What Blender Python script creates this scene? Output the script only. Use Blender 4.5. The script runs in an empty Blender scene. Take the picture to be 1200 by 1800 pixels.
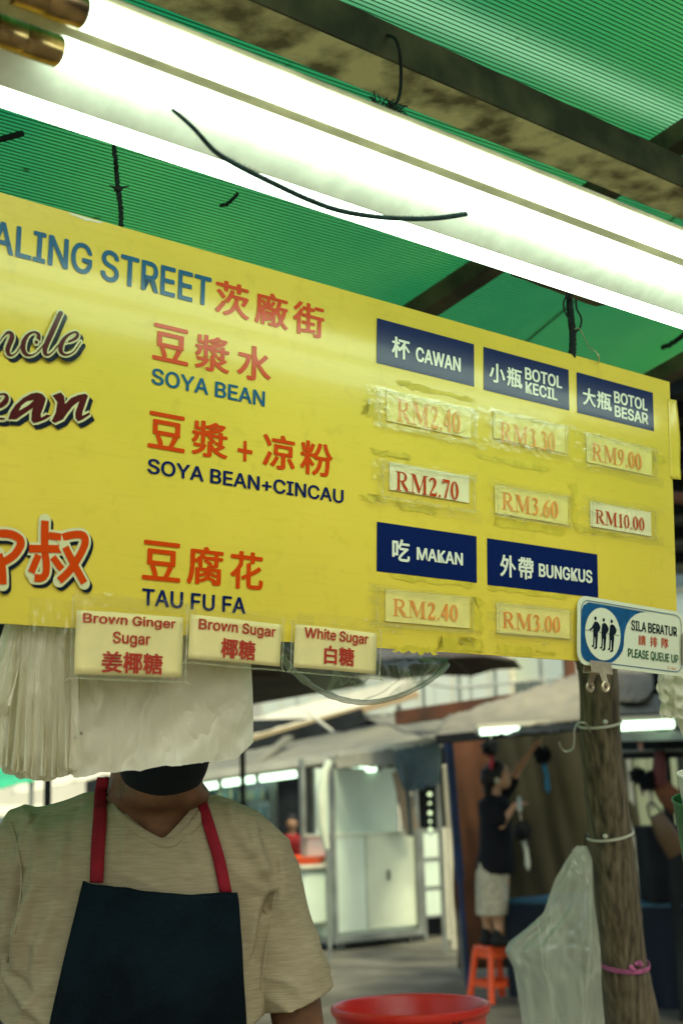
import bpy, bmesh, math, random
from math import radians, sin, cos, pi, atan, sqrt
from mathutils import Vector, Matrix, noise
from mathutils.bvhtree import BVHTree
random.seed(7)
S = bpy.context.scene
COL = S.collection
V = Vector

# ------------------------------------------------------------------ camera, light, exposure
F = 2364.0
TH = radians(12.6); RL = -atan(.03)
FW = V((0, cos(TH), sin(TH))); U0 = V((0, -sin(TH), cos(TH))); R0 = V((1, 0, 0))
RT = cos(RL)*R0 + sin(RL)*U0
UP = -sin(RL)*R0 + cos(RL)*U0
CC = V((0, 0, 1.58))
cam = bpy.data.cameras.new('camera'); co = bpy.data.objects.new('camera', cam); COL.objects.link(co)
co.matrix_world = Matrix.Translation(CC) @ Matrix((RT, UP, -FW)).transposed().to_4x4()
cam.sensor_fit = 'VERTICAL'; cam.sensor_height = 36; cam.sensor_width = 24
cam.lens = F/1800*36
cam.clip_start = .05; cam.clip_end = 600
cam.dof.use_dof = True; cam.dof.focus_distance = 2.08; cam.dof.aperture_fstop = 4.8
S.camera = co
W = bpy.data.worlds.new('World'); S.world = W; W.use_nodes = True
nt = W.node_tree; bg = nt.nodes['Background']
sky = nt.nodes.new('ShaderNodeTexSky'); sky.sky_type = 'NISHITA'; sky.sun_disc = False
SUN_EL, SUN_AZ = radians(58), radians(150)      # azimuth measured from +Y towards +X
sky.sun_elevation = SUN_EL; sky.sun_rotation = SUN_AZ
sky.air_density = 1.0; sky.dust_density = 4.0; sky.ozone_density = .6
nt.links.new(sky.outputs[0], bg.inputs[0]); bg.inputs[1].default_value = .15
sl = bpy.data.lights.new('sun', 'SUN'); sl.energy = 1.5; sl.angle = radians(11); sl.color = (1, .95, .84)
so = bpy.data.objects.new('sun', sl); COL.objects.link(so)
sd = V((sin(SUN_AZ)*cos(SUN_EL), cos(SUN_AZ)*cos(SUN_EL), sin(SUN_EL)))
so.rotation_euler = sd.to_track_quat('Z', 'Y').to_euler()
S.view_settings.view_transform = 'Standard'; S.view_settings.look = 'None'
S.view_settings.exposure = 1.18; S.view_settings.gamma = 1
S.view_settings.use_curve_mapping = False
S.view_settings.use_white_balance = True; S.view_settings.white_balance_temperature = 7600; S.view_settings.white_balance_tint = -4
S.render.engine = 'CYCLES'
S.cycles.use_denoising = True
S.cycles.max_bounces = 10; S.cycles.transparent_max_bounces = 16
S.cycles.sample_clamp_indirect = 6

# ------------------------------------------------------------------ geometry helpers
def D(x, y): return FW + RT*((x-600)/F) - UP*((y-900)/F)
def P(x, y, d): return CC + D(x, y)*d                      # the point seen at photo position x, y at depth d metres
def PZ(x, y, z):                                           # the point of that line of sight at height z
    d = D(x, y); return CC + d*((z-CC.z)/d.z)
H = D(3535, 1342); H.z = 0; H.normalize()                  # the board's run, away to the right
VD = -D(750, -12750); VD.normalize()
NB = H.cross(VD).normalized(); VD = NB.cross(H).normalized()
if VD.z > 0: VD = -VD
if NB.dot(FW) > 0: NB = -NB                                # towards the viewer
BACK = V((-H.y, H.x, 0))
if BACK.y < 0: BACK = -BACK                                # level, away from the viewer, square to the board
ZU = V((0, 0, 1))
A0 = P(0, 338, 1.75)                                       # board top edge at the left of the picture

class Frame:
    def __init__(s, o, ex, ey, n): s.o, s.ex, s.ey, s.n = o, ex, ey, n
    def px(s, x, y):
        d = D(x, y); q = CC + d*((s.o-CC).dot(s.n)/d.dot(s.n)) - s.o
        return q.dot(s.ex), q.dot(s.ey)
    def at(s, a, b, c=0): return s.o + s.ex*a + s.ey*b + s.n*c
    def lift(s, c): return Frame(s.o + s.n*c, s.ex, s.ey, s.n)
    def turned(s, deg, c=0, about=None):
        t = radians(deg); o = s.o if about is None else s.at(*s.px(*about))
        return Frame(o + s.n*c, s.ex*cos(t)+s.ey*sin(t), s.ey*cos(t)-s.ex*sin(t), s.n)
BF = Frame(A0, H, VD, NB)

MESHES = {}
def tag(o, label=None, cat=None, group=None, kind=None):
    if label: o['label'] = label
    if cat: o['category'] = cat
    if group: o['group'] = group
    if kind: o['kind'] = kind
    return o
def empty(name, loc=(0, 0, 0), label=None, cat=None, group=None):
    o = bpy.data.objects.new(name, None); COL.objects.link(o); o.location = loc; o.empty_display_size = .05
    return tag(o, label, cat, group)
def attach(o, parent):
    if parent is not None:
        o.parent = parent
        off = V((0, 0, 0)); q = parent
        while q is not None: off = off + V(q.location); q = q.parent
        o.matrix_parent_inverse = Matrix.Identity(4)
        o.location = V(o.location) - off
def link_mesh(name, me, mats, parent=None, smooth=False):
    if not isinstance(mats, (list, tuple)): mats = [mats]
    for m in mats: me.materials.append(m)
    if smooth:
        for p in me.polygons: p.use_smooth = True
    o = bpy.data.objects.new(name, me); COL.objects.link(o)
    attach(o, parent)
    return o
def from_data(name, vs, fs, mats, parent=None, smooth=False, mi=None):
    me = bpy.data.meshes.new(name); me.from_pydata([tuple(v) for v in vs], [], fs); 
    if mi:
        for p, k in zip(me.polygons, mi): p.material_index = k
    me.update()
    return link_mesh(name, me, mats, parent, smooth)

class MB:
    "collects plain shapes in world coordinates and links them as one mesh"
    def __init__(s): s.v = []; s.f = []; s.m = []; s.k = 0
    def add(s, vs, fs):
        n = len(s.v); s.v += [V(v) for v in vs]; s.f += [tuple(i+n for i in f) for f in fs]; s.m += [s.k]*len(fs); return s
    def hexa(s, c8):  # bottom 4, top 4
        return s.add(c8, [(0,3,2,1), (4,5,6,7), (0,1,5,4), (1,2,6,5), (2,3,7,6), (3,0,4,7)])
    def box(s, c, sx, sy, sz, ax=None, ay=None, az=None):
        ax = ax or V((1,0,0)); ay = ay or V((0,1,0)); az = az or ZU; c = V(c)
        q = [(-1,-1,-1), (1,-1,-1), (1,1,-1), (-1,1,-1), (-1,-1,1), (1,-1,1), (1,1,1), (-1,1,1)]
        return s.hexa([c + ax*(i*sx/2) + ay*(j*sy/2) + az*(k*sz/2) for i, j, k in q])
    def slab(s, pts, off):  # polygon extruded by vector off
        n = len(pts); off = V(off); a = [V(p) for p in pts]
        return s.add(a + [p+off for p in a], [tuple(range(n))[::-1], tuple(range(n, 2*n))] + [(i, (i+1) % n, n+(i+1) % n, n+i) for i in range(n)])
    def bar(s, a, b, w, h, upv=None):
        a, b = V(a), V(b); d = (b-a); L = d.length; d.normalize(); upv = upv or ZU
        sx = d.cross(upv)
        if sx.length < 1e-4: sx = d.cross(V((0,1,0)))
        sx.normalize(); uz = sx.cross(d).normalized()
        return s.box((a+b)/2, w, L, h, sx, d, uz)
    def tube(s, pts, r, n=10, cap=True):
        pts = [V(p) for p in pts]; rr = r if isinstance(r, (list, tuple)) else [r]*len(pts)
        t = (pts[1]-pts[0]).normalized(); u = t.orthogonal().normalized(); base = len(s.v); vs = []
        for i, p in enumerate(pts):
            if i == 0: tt = pts[1]-pts[0]
            elif i == len(pts)-1: tt = pts[-1]-pts[-2]
            else: tt = pts[i+1]-pts[i-1]
            tt.normalize(); u = (u - tt*u.dot(tt)).normalized(); w = tt.cross(u)
            vs += [p + (u*cos(2*pi*j/n) + w*sin(2*pi*j/n))*rr[i] for j in range(n)]
        fs = [(i*n+j, i*n+(j+1) % n, (i+1)*n+(j+1) % n, (i+1)*n+j) for i in range(len(pts)-1) for j in range(n)]
        if cap: fs += [tuple(range(n))[::-1], tuple((len(pts)-1)*n+j for j in range(n))]
        return s.add(vs, fs)
    def lathe(s, c, prof, n=32, up=None, ex=None):  # prof of (radius, height)
        up = up or ZU; ex = ex or up.orthogonal().normalized(); ey = up.cross(ex); c = V(c)
        vs = [c + up*h + (ex*cos(2*pi*j/n)+ey*sin(2*pi*j/n))*r for r, h in prof for j in range(n)]
        return s.add(vs, [(i*n+j, i*n+(j+1) % n, (i+1)*n+(j+1) % n, (i+1)*n+j) for i in range(len(prof)-1) for j in range(n)])
    def ball(s, c, rx, ry=None, rz=None, n=12, ax=None, ay=None, az=None):
        ry = ry or rx; rz = rz or rx; ax = ax or V((1,0,0)); ay = ay or V((0,1,0)); az = az or ZU; c = V(c)
        vs = [c - az*rz]
        for i in range(1, n):
            t = -pi/2 + pi*i/n
            vs += [c + ax*(rx*cos(t)*cos(2*pi*j/(2*n))) + ay*(ry*cos(t)*sin(2*pi*j/(2*n))) + az*(rz*sin(t)) for j in range(2*n)]
        vs += [c + az*rz]; m = 2*n; e = len(vs)-1
        fs = [(0, 1+(j+1) % m, 1+j) for j in range(m)]
        fs += [(1+i*m+j, 1+i*m+(j+1) % m, 1+(i+1)*m+(j+1) % m, 1+(i+1)*m+j) for i in range(n-2) for j in range(m)]
        fs += [(1+(n-2)*m+j, 1+(n-2)*m+(j+1) % m, e) for j in range(m)]
        return s.add(vs, fs)
    def cap_(s, a, b, ra, rb, n=14):
        a, b = V(a), V(b); d = (b-a)
        L = d.length; d.normalize(); pts = []; rr = []
        for i in range(1, 6):
            t = pi/2*i/6; pts.append(a - d*ra*cos(t)); rr.append(ra*sin(t))
        pts += [a, (a+b)/2, b]; rr += [ra, (ra+rb)/2, rb]
        for i in range(5, 0, -1):
            t = pi/2*i/6; pts.append(b + d*rb*cos(t)); rr.append(rb*sin(t))
        return s.tube(pts, rr, n)
    def loft(s, rings, n=28, e=2.4):  # rings of (centre, half axis x, half axis y)
        vs = []
        for c, ax, ay in rings:
            for j in range(n):
                t = 2*pi*j/n; x = math.copysign(abs(cos(t))**(2/e), cos(t)); y = math.copysign(abs(sin(t))**(2/e), sin(t))
                vs.append(V(c) + V(ax)*x + V(ay)*y)
        k = len(rings)
        return s.add(vs, [(i*n+j, i*n+(j+1) % n, (i+1)*n+(j+1) % n, (i+1)*n+j) for i in range(k-1) for j in range(n)] + [tuple(range(n))[::-1], tuple((k-1)*n+j for j in range(n))])
    def build(s, name, mats, parent=None, smooth=False, bevel=0):
        o = from_data(name, s.v, s.f, mats, parent, False, s.m)
        bm = bmesh.new(); bm.from_mesh(o.data); bmesh.ops.recalc_face_normals(bm, faces=bm.faces)
        if bevel:
            bmesh.ops.bevel(bm, geom=[e for e in bm.edges if len(e.link_faces) == 2 and e.calc_face_angle(0) > .6], offset=bevel, segments=2, affect='EDGES', profile=.6)
        bm.to_mesh(o.data); bm.free()
        if smooth: smooth_by_angle(o.data, smooth if isinstance(smooth, float) else .7)
        return o
    def fused(s, name, mats, parent=None, voxel=.008, it=6, disp=None, keep=None):
        "joins all the shapes into one continuous skin"
        me = bpy.data.meshes.new(name); me.from_pydata([tuple(v) for v in s.v], [], s.f)
        bm = bmesh.new(); bm.from_mesh(me); bmesh.ops.recalc_face_normals(bm, faces=bm.faces); bm.to_mesh(me); bm.free()
        o = bpy.data.objects.new(name, me); COL.objects.link(o)
        m = o.modifiers.new('r', 'REMESH'); m.mode = 'VOXEL'; m.voxel_size = voxel
        m = o.modifiers.new('s', 'SMOOTH'); m.iterations = it; m.factor = .6
        dg = bpy.context.evaluated_depsgraph_get()
        m2 = bpy.data.meshes.new_from_object(o.evaluated_get(dg))
        bpy.data.objects.remove(o)
        if disp:
            nn = [v.normal.copy() for v in m2.vertices]
            for v, q in zip(m2.vertices, nn): v.co += q*disp(v.co)
        if keep:
            bm = bmesh.new(); bm.from_mesh(m2)
            bmesh.ops.delete(bm, geom=[v for v in bm.verts if not keep(v.co)], context='VERTS'); bm.to_mesh(m2); bm.free()
        m2.name = name
        return link_mesh(name, m2, mats, parent, True)
def smooth_by_angle(me, ang):
    bm = bmesh.new(); bm.from_mesh(me)
    for f in bm.faces: f.smooth = True
    for e in bm.edges:
        if len(e.link_faces) == 2 and e.calc_face_angle(0) > ang: e.smooth = False
    bm.to_mesh(me); bm.free()
def cr(pts, n=6):
    "Catmull-Rom through tuples of numbers"
    if len(pts) < 3: return [tuple(p) for p in pts]
    out = []; q = [pts[0]] + list(pts) + [pts[-1]]
    for i in range(1, len(q)-2):
        for k in range(n):
            t = k/n
            out.append(tuple(.5*((2*b) + (c-a)*t + (2*a-5*b+4*c-d)*t*t + (3*b-a-3*c+d)*t**3) for a, b, c, d in zip(q[i-1], q[i], q[i+1], q[i+2])))
    out.append(tuple(pts[-1])); return out
def sweep(pts, n=6): return [V(p) for p in cr([tuple(p) for p in pts], n)]
def grid(name, fn, nu, nv, mats, parent=None, thick=0, smooth=True, mi=None):
    vs = [fn(i/nu, j/nv) for j in range(nv+1) for i in range(nu+1)]
    fs = [(j*(nu+1)+i, j*(nu+1)+i+1, (j+1)*(nu+1)+i+1, (j+1)*(nu+1)+i) for j in range(nv) for i in range(nu)]
    o = from_data(name, vs, fs, mats, parent, smooth, [mi(f//nu, f % nu) for f in range(len(fs))] if mi else None)
    if thick:
        m = o.modifiers.new('thickness', 'SOLIDIFY'); m.thickness = thick; m.offset = 0
    return o
def nz(x, y=0, z=0): return noise.noise(V((x, y, z)))

# ------------------------------------------------------------------ materials
def mat(name, col, rough=.6, spec=.5, var=0, scale=8, bump=0, bscale=60, metal=0, coat=0, col2=None, lo=.4, hi=.65, stretch=None, sub=0, detail=6, emis=None, es=0, trans=0):
    m = bpy.data.materials.new(name); m.use_nodes = True; n = m.node_tree; b = n.nodes['Principled BSDF']
    b.inputs['Base Color'].default_value = (*col, 1); b.inputs['Roughness'].default_value = rough
    b.inputs['Specular IOR Level'].default_value = spec; b.inputs['Metallic'].default_value = metal
    b.inputs['Coat Weight'].default_value = coat; b.inputs['Coat Roughness'].default_value = .08
    tc = n.nodes.new('ShaderNodeTexCoord'); mp = n.nodes.new('ShaderNodeMapping'); n.links.new(tc.outputs['Object'], mp.inputs[0])
    if stretch: mp.inputs['Scale'].default_value = stretch
    if var or col2:
        t = n.nodes.new('ShaderNodeTexNoise'); t.inputs['Scale'].default_value = scale; t.inputs['Detail'].default_value = detail
        n.links.new(mp.outputs[0], t.inputs['Vector'])
        r = n.nodes.new('ShaderNodeValToRGB'); n.links.new(t.outputs[0], r.inputs[0]); n.links.new(r.outputs[0], b.inputs['Base Color'])
        r.color_ramp.elements[0].position = lo; r.color_ramp.elements[1].position = hi
        r.color_ramp.elements[0].color = (*col, 1) if col2 else (*[c*(1-var) for c in col], 1)
        r.color_ramp.elements[1].color = (*col2, 1) if col2 else (*[min(1, c*(1+var)) for c in col], 1)
    if bump:
        t = n.nodes.new('ShaderNodeTexNoise'); t.inputs['Scale'].default_value = bscale; t.inputs['Detail'].default_value = 5
        n.links.new(mp.outputs[0], t.inputs['Vector'])
        k = n.nodes.new('ShaderNodeBump'); k.inputs['Strength'].default_value = bump; k.inputs['Distance'].default_value = .01
        n.links.new(t.outputs[0], k.inputs['Height']); n.links.new(k.outputs[0], b.inputs['Normal'])
    if sub: b.inputs['Subsurface Weight'].default_value = sub; b.inputs['Subsurface Radius'].default_value = (.02, .01, .005)
    if es: b.inputs['Emission Color'].default_value = (*(emis or col), 1); b.inputs['Emission Strength'].default_value = es
    if trans: b.inputs['Transmission Weight'].default_value = trans
    return m
def sheer(name, col, clear=.6, gloss=.25, rough=.15, bump=.3, bscale=25, transl=.5, tint=(1, 1, 1), stretch=None, crease=0, cscale=9):
    "thin plastic: part clear, part milky, part shiny"
    m = bpy.data.materials.new(name); m.use_nodes = True; n = m.node_tree; n.nodes.clear()
    N = n.nodes.new; L = n.links.new
    out = N('ShaderNodeOutputMaterial'); tr = N('ShaderNodeBsdfTransparent'); tr.inputs[0].default_value = (*tint, 1)
    df = N('ShaderNodeBsdfDiffuse'); df.inputs[0].default_value = (*col, 1)
    tl = N('ShaderNodeBsdfTranslucent'); tl.inputs[0].default_value = (*col, 1)
    gl = N('ShaderNodeBsdfGlossy'); gl.inputs['Roughness'].default_value = rough
    a = N('ShaderNodeMixShader'); a.inputs[0].default_value = transl; L(df.outputs[0], a.inputs[1]); L(tl.outputs[0], a.inputs[2])
    b = N('ShaderNodeMixShader'); b.inputs[0].default_value = clear; L(a.outputs[0], b.inputs[1]); L(tr.outputs[0], b.inputs[2])
    c = N('ShaderNodeMixShader'); L(b.outputs[0], c.inputs[1]); L(gl.outputs[0], c.inputs[2])
    fr = N('ShaderNodeLayerWeight'); fr.inputs[0].default_value = .5; pw = N('ShaderNodeMath'); pw.operation = 'POWER'; pw.inputs[1].default_value = 4.0
    mu = N('ShaderNodeMath'); mu.operation = 'MULTIPLY_ADD'; mu.inputs[1].default_value = gloss*.8; mu.inputs[2].default_value = gloss*.22; mu.use_clamp = True
    L(fr.outputs['Facing'], pw.inputs[0]); L(pw.outputs[0], mu.inputs[0]); L(mu.outputs[0], c.inputs[0])
    L(c.outputs[0], out.inputs[0])
    if bump:
        tc = N('ShaderNodeTexCoord'); t = N('ShaderNodeTexNoise'); t.inputs['Scale'].default_value = bscale; t.inputs['Detail'].default_value = 5; t.inputs['Distortion'].default_value = 1.2
        mp = N('ShaderNodeMapping'); L(tc.outputs['Object'], mp.inputs[0])
        if stretch: mp.inputs['Scale'].default_value = stretch
        L(mp.outputs[0], t.inputs['Vector'])
        k = N('ShaderNodeBump'); k.inputs['Strength'].default_value = bump; k.inputs['Distance'].default_value = .02
        L(t.outputs[0], k.inputs['Height'])
        for s in (df, tl, gl): L(k.outputs[0], s.inputs['Normal'])
    if crease:                                              # whitened lines where the film has been crumpled
        t2 = N('ShaderNodeTexNoise'); t2.inputs['Scale'].default_value = cscale; t2.inputs['Detail'].default_value = 3; t2.inputs['Distortion'].default_value = .8; L(mp.outputs[0], t2.inputs['Vector'])
        s1 = N('ShaderNodeMath'); s1.operation = 'SUBTRACT'; s1.inputs[1].default_value = .5; L(t2.outputs[0], s1.inputs[0])
        s2 = N('ShaderNodeMath'); s2.operation = 'ABSOLUTE'; L(s1.outputs[0], s2.inputs[0])
        s3 = N('ShaderNodeMapRange'); s3.inputs['From Min'].default_value = 0; s3.inputs['From Max'].default_value = .035; s3.inputs['To Min'].default_value = max(0, clear-crease); s3.inputs['To Max'].default_value = clear; L(s2.outputs[0], s3.inputs[0]); L(s3.outputs[0], b.inputs[0])
    return m
def lamp_mat(name, col, st):
    m = bpy.data.materials.new(name); m.use_nodes = True; n = m.node_tree; n.nodes.clear()
    o = n.nodes.new('ShaderNodeOutputMaterial'); e = n.nodes.new('ShaderNodeEmission'); e.inputs[0].default_value = (*col, 1); e.inputs[1].default_value = st
    n.links.new(e.outputs[0], o.inputs[0]); return m

# ------------------------------------------------------------------ lettering
import os
def blender_font(name):
    "one of the typefaces that come with Blender; without it the built-in one is used"
    try: return bpy.data.fonts.load(os.path.join(bpy.utils.resource_path('LOCAL'), 'datafiles', 'fonts', name))
    except Exception: return None
SANS = blender_font('Inter.woff2')
def text_mesh(s, bold=0):
    c = bpy.data.curves.new('t', 'FONT')
    if SANS and all(ord(ch) < 256 for ch in s): c.font = SANS
    c.body = s; c.size = 1; c.resolution_u = 4
    o = bpy.data.objects.new('t', c); COL.objects.link(o)
    dg = bpy.context.evaluated_depsgraph_get(); me = bpy.data.meshes.new_from_object(o.evaluated_get(dg))
    bpy.data.objects.remove(o); bpy.data.curves.remove(c)
    vs = [v.co.to_2d() for v in me.vertices]; fs = [tuple(p.vertices) for p in me.polygons]
    bpy.data.meshes.remove(me)
    n = len(vs); av = [(v.x, v.y, 0) for v in vs]; af = list(fs)
    if bold:                                                # heavier weight: the same print laid again round a small circle
        for k in range(8):
            af += [tuple(i+len(av) for i in f) for f in fs]
            av += [(v.x+bold*cos(k*pi/4), v.y+bold*.6*sin(k*pi/4), k+1) for v in vs]
    return av, af
def fit(fr, vs, x0, yt, yb, x1, c, pad=None):
    "maps flat points into the box of the frame seen at left x0 from yt to yb, right x1"
    a0, b0 = fr.px(x0, yt); a0b, b1 = fr.px(x0, yb); ym = (yt+yb)/2
    sl_ = (1342-ym)/(3535-x0); a1, _ = fr.px(x1, ym + sl_*(x1-x0)); a0 = (a0+a0b)/2
    mx0, my0, mx1, my1 = pad or (min(v[0] for v in vs), min(v[1] for v in vs), max(v[0] for v in vs), max(v[1] for v in vs))
    return [fr.at(a0+(v[0]-mx0)/(mx1-mx0)*(a1-a0), b0+(my1-v[1])/(my1-my0)*(b1-b0), c+v[2]*1.5e-5) for v in vs]
def words(fr, s, x0, yt, yb, x1, m, parent, c=.0012, bold=.02, label=None, name='lettering'):
    vs, fs = text_mesh(s, bold)
    o = from_data(name, fit(fr, vs, x0, yt, yb, x1, c), fs, m, parent)
    if label: o['label'] = label
    return o
def cjk(fr, chars, yt, yb, m, parent, c=.0012, bold=.018, label=None):
    "chars: list of (character, x0, x1); yt and yb are the top and foot at the first x0"
    xr = chars[0][1]; av = []; af = []
    for ch, x0, x1 in chars:
        t = yt + (1342-yt)/(3535-xr)*(x0-xr); b = yb + (1342-yb)/(3535-xr)*(x0-xr)
        vs, fs = text_mesh(ch, bold); n = len(av)
        av += fit(fr, vs, x0, t, b, x1, c); af += [tuple(i+n for i in f) for f in fs]
    o = from_data('lettering', av, af, m, parent)
    if label: o['label'] = label
    return o
class Flat:
    "flat artwork in a frame: polygons and brush strokes, each a hair above the one before"
    def __init__(s, fr, base): s.fr, s.z, s.v, s.f = fr, base, [], []
    def poly(s, pts):
        n = len(s.v); s.v += [s.fr.at(a, b, s.z) for a, b in pts]; s.f.append(tuple(range(n, n+len(pts)))); s.z += 2e-5
    def stroke(s, pts, smooth=5, caps=True, closed=False):
        q = cr(pts, smooth) if smooth and len(pts) > 2 else pts
        if closed: q = q[:-1] if q[0] == q[-1] else q
        n = len(q); L = []; R = []
        for i in range(n):
            a = q[(i-1) % n] if closed else q[max(0, i-1)]; b = q[(i+1) % n] if closed else q[min(n-1, i+1)]
            dx, dy = b[0]-a[0], b[1]-a[1]; l = sqrt(dx*dx+dy*dy) or 1; w = q[i][2]/2
            L.append((q[i][0]-dy/l*w, q[i][1]+dx/l*w)); R.append((q[i][0]+dy/l*w, q[i][1]-dx/l*w))
        for i in range(n if closed else n-1):
            j = (i+1) % n; s.poly([L[i], L[j], R[j], R[i]])
        if caps and not closed:
            for k in (0, n-1): s.poly([(q[k][0]+cos(t*pi/8)*q[k][2]/2, q[k][1]+sin(t*pi/8)*q[k][2]/2) for t in range(16)])
    def build(s, name, m, parent, label=None):
        o = from_data(name, s.v, s.f, m, parent)
        if label: o['label'] = label
        return o
def rect(x0, y0, x1, y1): return [(x0, y0), (x1, y0), (x1, y1), (x0, y1)]
def oval(cx, cy, rx, ry, ws, wt, n=20): return [(cx+rx*cos(2*pi*k/n), cy+ry*sin(2*pi*k/n), wt+(ws-wt)*abs(cos(2*pi*k/n))**1.3) for k in range(n)]
G9 = [('c', oval(.25, .31, .17, .27, .14, .05)), ('s', [(.11, .32, .14), (.13, .60, .13), (.27, .86, .08), (.46, .97, .03)])]
SERIF = {
 'R': (.86, [('p', rect(0, 0, .36, .045)), ('p', rect(.09, .04, .25, .96)), ('p', rect(0, .955, .38, 1)),
   ('s', [(.22, .972, .05), (.40, .96, .07), (.53, .88, .12), (.57, .74, .17), (.53, .60, .12), (.40, .52, .06), (.22, .51, .05)]),
   ('s', [(.36, .5, .13), (.50, .26, .16), (.66, .06, .15)]), ('p', rect(.56, 0, .84, .045))]),
 'M': (1.06, [('p', rect(.10, .04, .14, .96)), ('p', rect(0, 0, .26, .045)), ('p', rect(0, .955, .24, 1)), ('p', [(.08, .98), (.28, .98), (.55, .25), (.50, .04), (.46, .04)]),
   ('p', [(.46, .04), (.52, .04), (.82, .96), (.76, .96)]), ('p', rect(.75, .04, .91, .96)), ('p', rect(.65, 0, 1.02, .045)), ('p', rect(.75, .955, 1.02, 1))]),
 '0': (.53, [('c', oval(.25, .5, .17, .46, .14, .05))]),
 '1': (.53, [('p', rect(.19, .04, .34, .97)), ('p', rect(.08, 0, .45, .045)), ('p', [(.07, .85), (.32, 1), (.34, 1), (.34, .93), (.2, .88)])]),
 '2': (.53, [('s', [(.06, .72, .05), (.10, .86, .09), (.24, .94, .09), (.37, .84, .15), (.37, .66, .14), (.26, .42, .09), (.08, .12, .06)]), ('p', [(.03, 0), (.44, 0), (.49, .26), (.45, .26), (.40, .15), (.12, .15), (.03, .05)])]),
 '3': (.53, [('s', [(.06, .78, .05), (.14, .92, .07), (.26, .94, .09), (.37, .83, .14), (.33, .66, .1), (.20, .55, .05)]), ('s', [(.20, .55, .05), (.35, .48, .12), (.39, .28, .16), (.32, .1, .12), (.16, .04, .07), (.07, .09, .1)])]),
 '4': (.53, [('p', rect(.27, 0, .41, 1)), ('p', [(.02, .24), (.02, .36), (.31, 1), (.36, 1), (.36, .88), (.10, .36), (.10, .24)]), ('p', rect(.02, .24, .49, .36))]),
 '6': (.53, G9),
 '7': (.53, [('p', [(.04, .84), (.38, .84), (.14, 0), (.25, 0), (.48, .93), (.48, 1), (.04, 1)]), ('p', [(.03, .72), (.07, .72), (.10, .85), (.04, .86)])]),
 '9': (.53, [(k, [(.5-a, 1-b, w) for a, b, w in pts]) for k, pts in G9]),
 '.': (.26, [('d', (.12, .07, .075))])}
def serif(fr, s, x0, yt, yb, x1, m, parent, c=.0012, label=None):
    tot = sum(SERIF[ch][0] for ch in s)-.04
    a0, b0 = fr.px(x0, yt); _, b1 = fr.px(x0, yb); a1, _ = fr.px(x1, (yt+yb)/2 + (1342-yt)/(3535-x0)*(x1-x0))
    ku = (a1-a0)/tot; kv = b1-b0; fl = Flat(fr, c); x = 0
    g = lambda px_, py_: (a0+(x+px_)*ku, b1-py_*kv)
    for ch in s:
        adv, pr = SERIF[ch]
        for kd, d in pr:
            if kd == 'p': fl.poly([g(*p) for p in d])
            elif kd == 'd': fl.poly([g(d[0]+d[2]*cos(t*pi/8)*kv/ku, d[1]+d[2]*sin(t*pi/8)) for t in range(16)])
            else: fl.stroke([(*g(p[0], p[1]), p[2]*ku*(1.0)) for p in (d if kd == 's' else d)], 5 if kd == 's' else 0, False, kd == 'c')
        x += adv
    return fl.build('lettering', m, parent, label)

# ------------------------------------------------------------------ colours
M_board = mat('board_yellow', (.79, .60, .09), .22, .35, coat=.25, col2=(.70, .55, .075), scale=3, lo=.35, hi=.7, bump=.06, bscale=7)
def grime(m, amt=.10):
    n = m.node_tree; p = n.nodes['Principled BSDF']; src = p.inputs['Base Color'].links[0].from_socket; tc = n.nodes.new('ShaderNodeTexCoord'); prev = src
    for sc, lo_, hi_, k, st in ((2.2, .35, .6, amt, (1, 1, 1)), (34, .30, .42, amt*1.3, (1, 1, 1)), (60, .34, .44, amt*.7, (.25, .25, 3))):
        mp = n.nodes.new('ShaderNodeMapping'); mp.inputs['Scale'].default_value = st; n.links.new(tc.outputs['Object'], mp.inputs[0])
        t = n.nodes.new('ShaderNodeTexNoise'); t.inputs['Scale'].default_value = sc; t.inputs['Detail'].default_value = 8; n.links.new(mp.outputs[0], t.inputs['Vector'])
        r = n.nodes.new('ShaderNodeMapRange'); r.inputs['From Min'].default_value = lo_; r.inputs['From Max'].default_value = hi_; r.inputs['To Min'].default_value = 1-k; r.inputs['To Max'].default_value = 1; n.links.new(t.outputs[0], r.inputs[0])
        mx = n.nodes.new('ShaderNodeMix'); mx.data_type = 'RGBA'; mx.blend_type = 'MULTIPLY'; mx.inputs[0].default_value = 1; n.links.new(prev, mx.inputs[6]); n.links.new(r.outputs[0], mx.inputs[7]); prev = mx.outputs[2]
    n.links.new(prev, p.inputs['Base Color'])
grime(M_board, .055)
M_navy = mat('print_navy', (.003, .013, .085), .24, .28, coat=.15)
M_blue = mat('print_blue', (.006, .10, .21), .24, .28, coat=.15)
M_orange = mat('print_orange', (.60, .055, .006), .24, .28, coat=.15)
M_red = mat('print_red', (.50, .05, .008), .24, .28, coat=.15)
M_maroon = mat('print_maroon', (.075, .008, .008), .24, .28, coat=.15)
M_cream = mat('print_cream', (.66, .64, .36), .24, .28, coat=.15)
M_white = mat('print_white', (.72, .74, .62), .25, .5)
M_shadow = mat('print_dark', (.008, .014, .025), .24, .28, coat=.15)
M_fade_paper = mat('faded_paper', (.86, .74, .25), .5, .3, var=.06, scale=30)
M_fade_text = mat('faded_ink', (.76, .26, .05), .5, .3, col2=(.80, .36, .09), scale=40)
M_fade_text2 = mat('very_faded_ink', (.80, .36, .09), .5, .3, col2=(.82, .46, .14), scale=30)
M_paper = mat('card_paper', (.85, .72, .34), .5, .3, var=.05, scale=20)
M_white_paper = mat('white_paper', (.84, .78, .48), .5, .3, var=.05, scale=20)
M_ink = mat('red_ink', (.45, .022, .012), .4, .4)
M_tape = sheer('clear_tape', (.70, .70, .45), .96, .28, .14, .22, 26)
M_tape2 = sheer('clear_laminate', (.75, .75, .5), .80, .35, .12, .35, 40)
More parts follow.
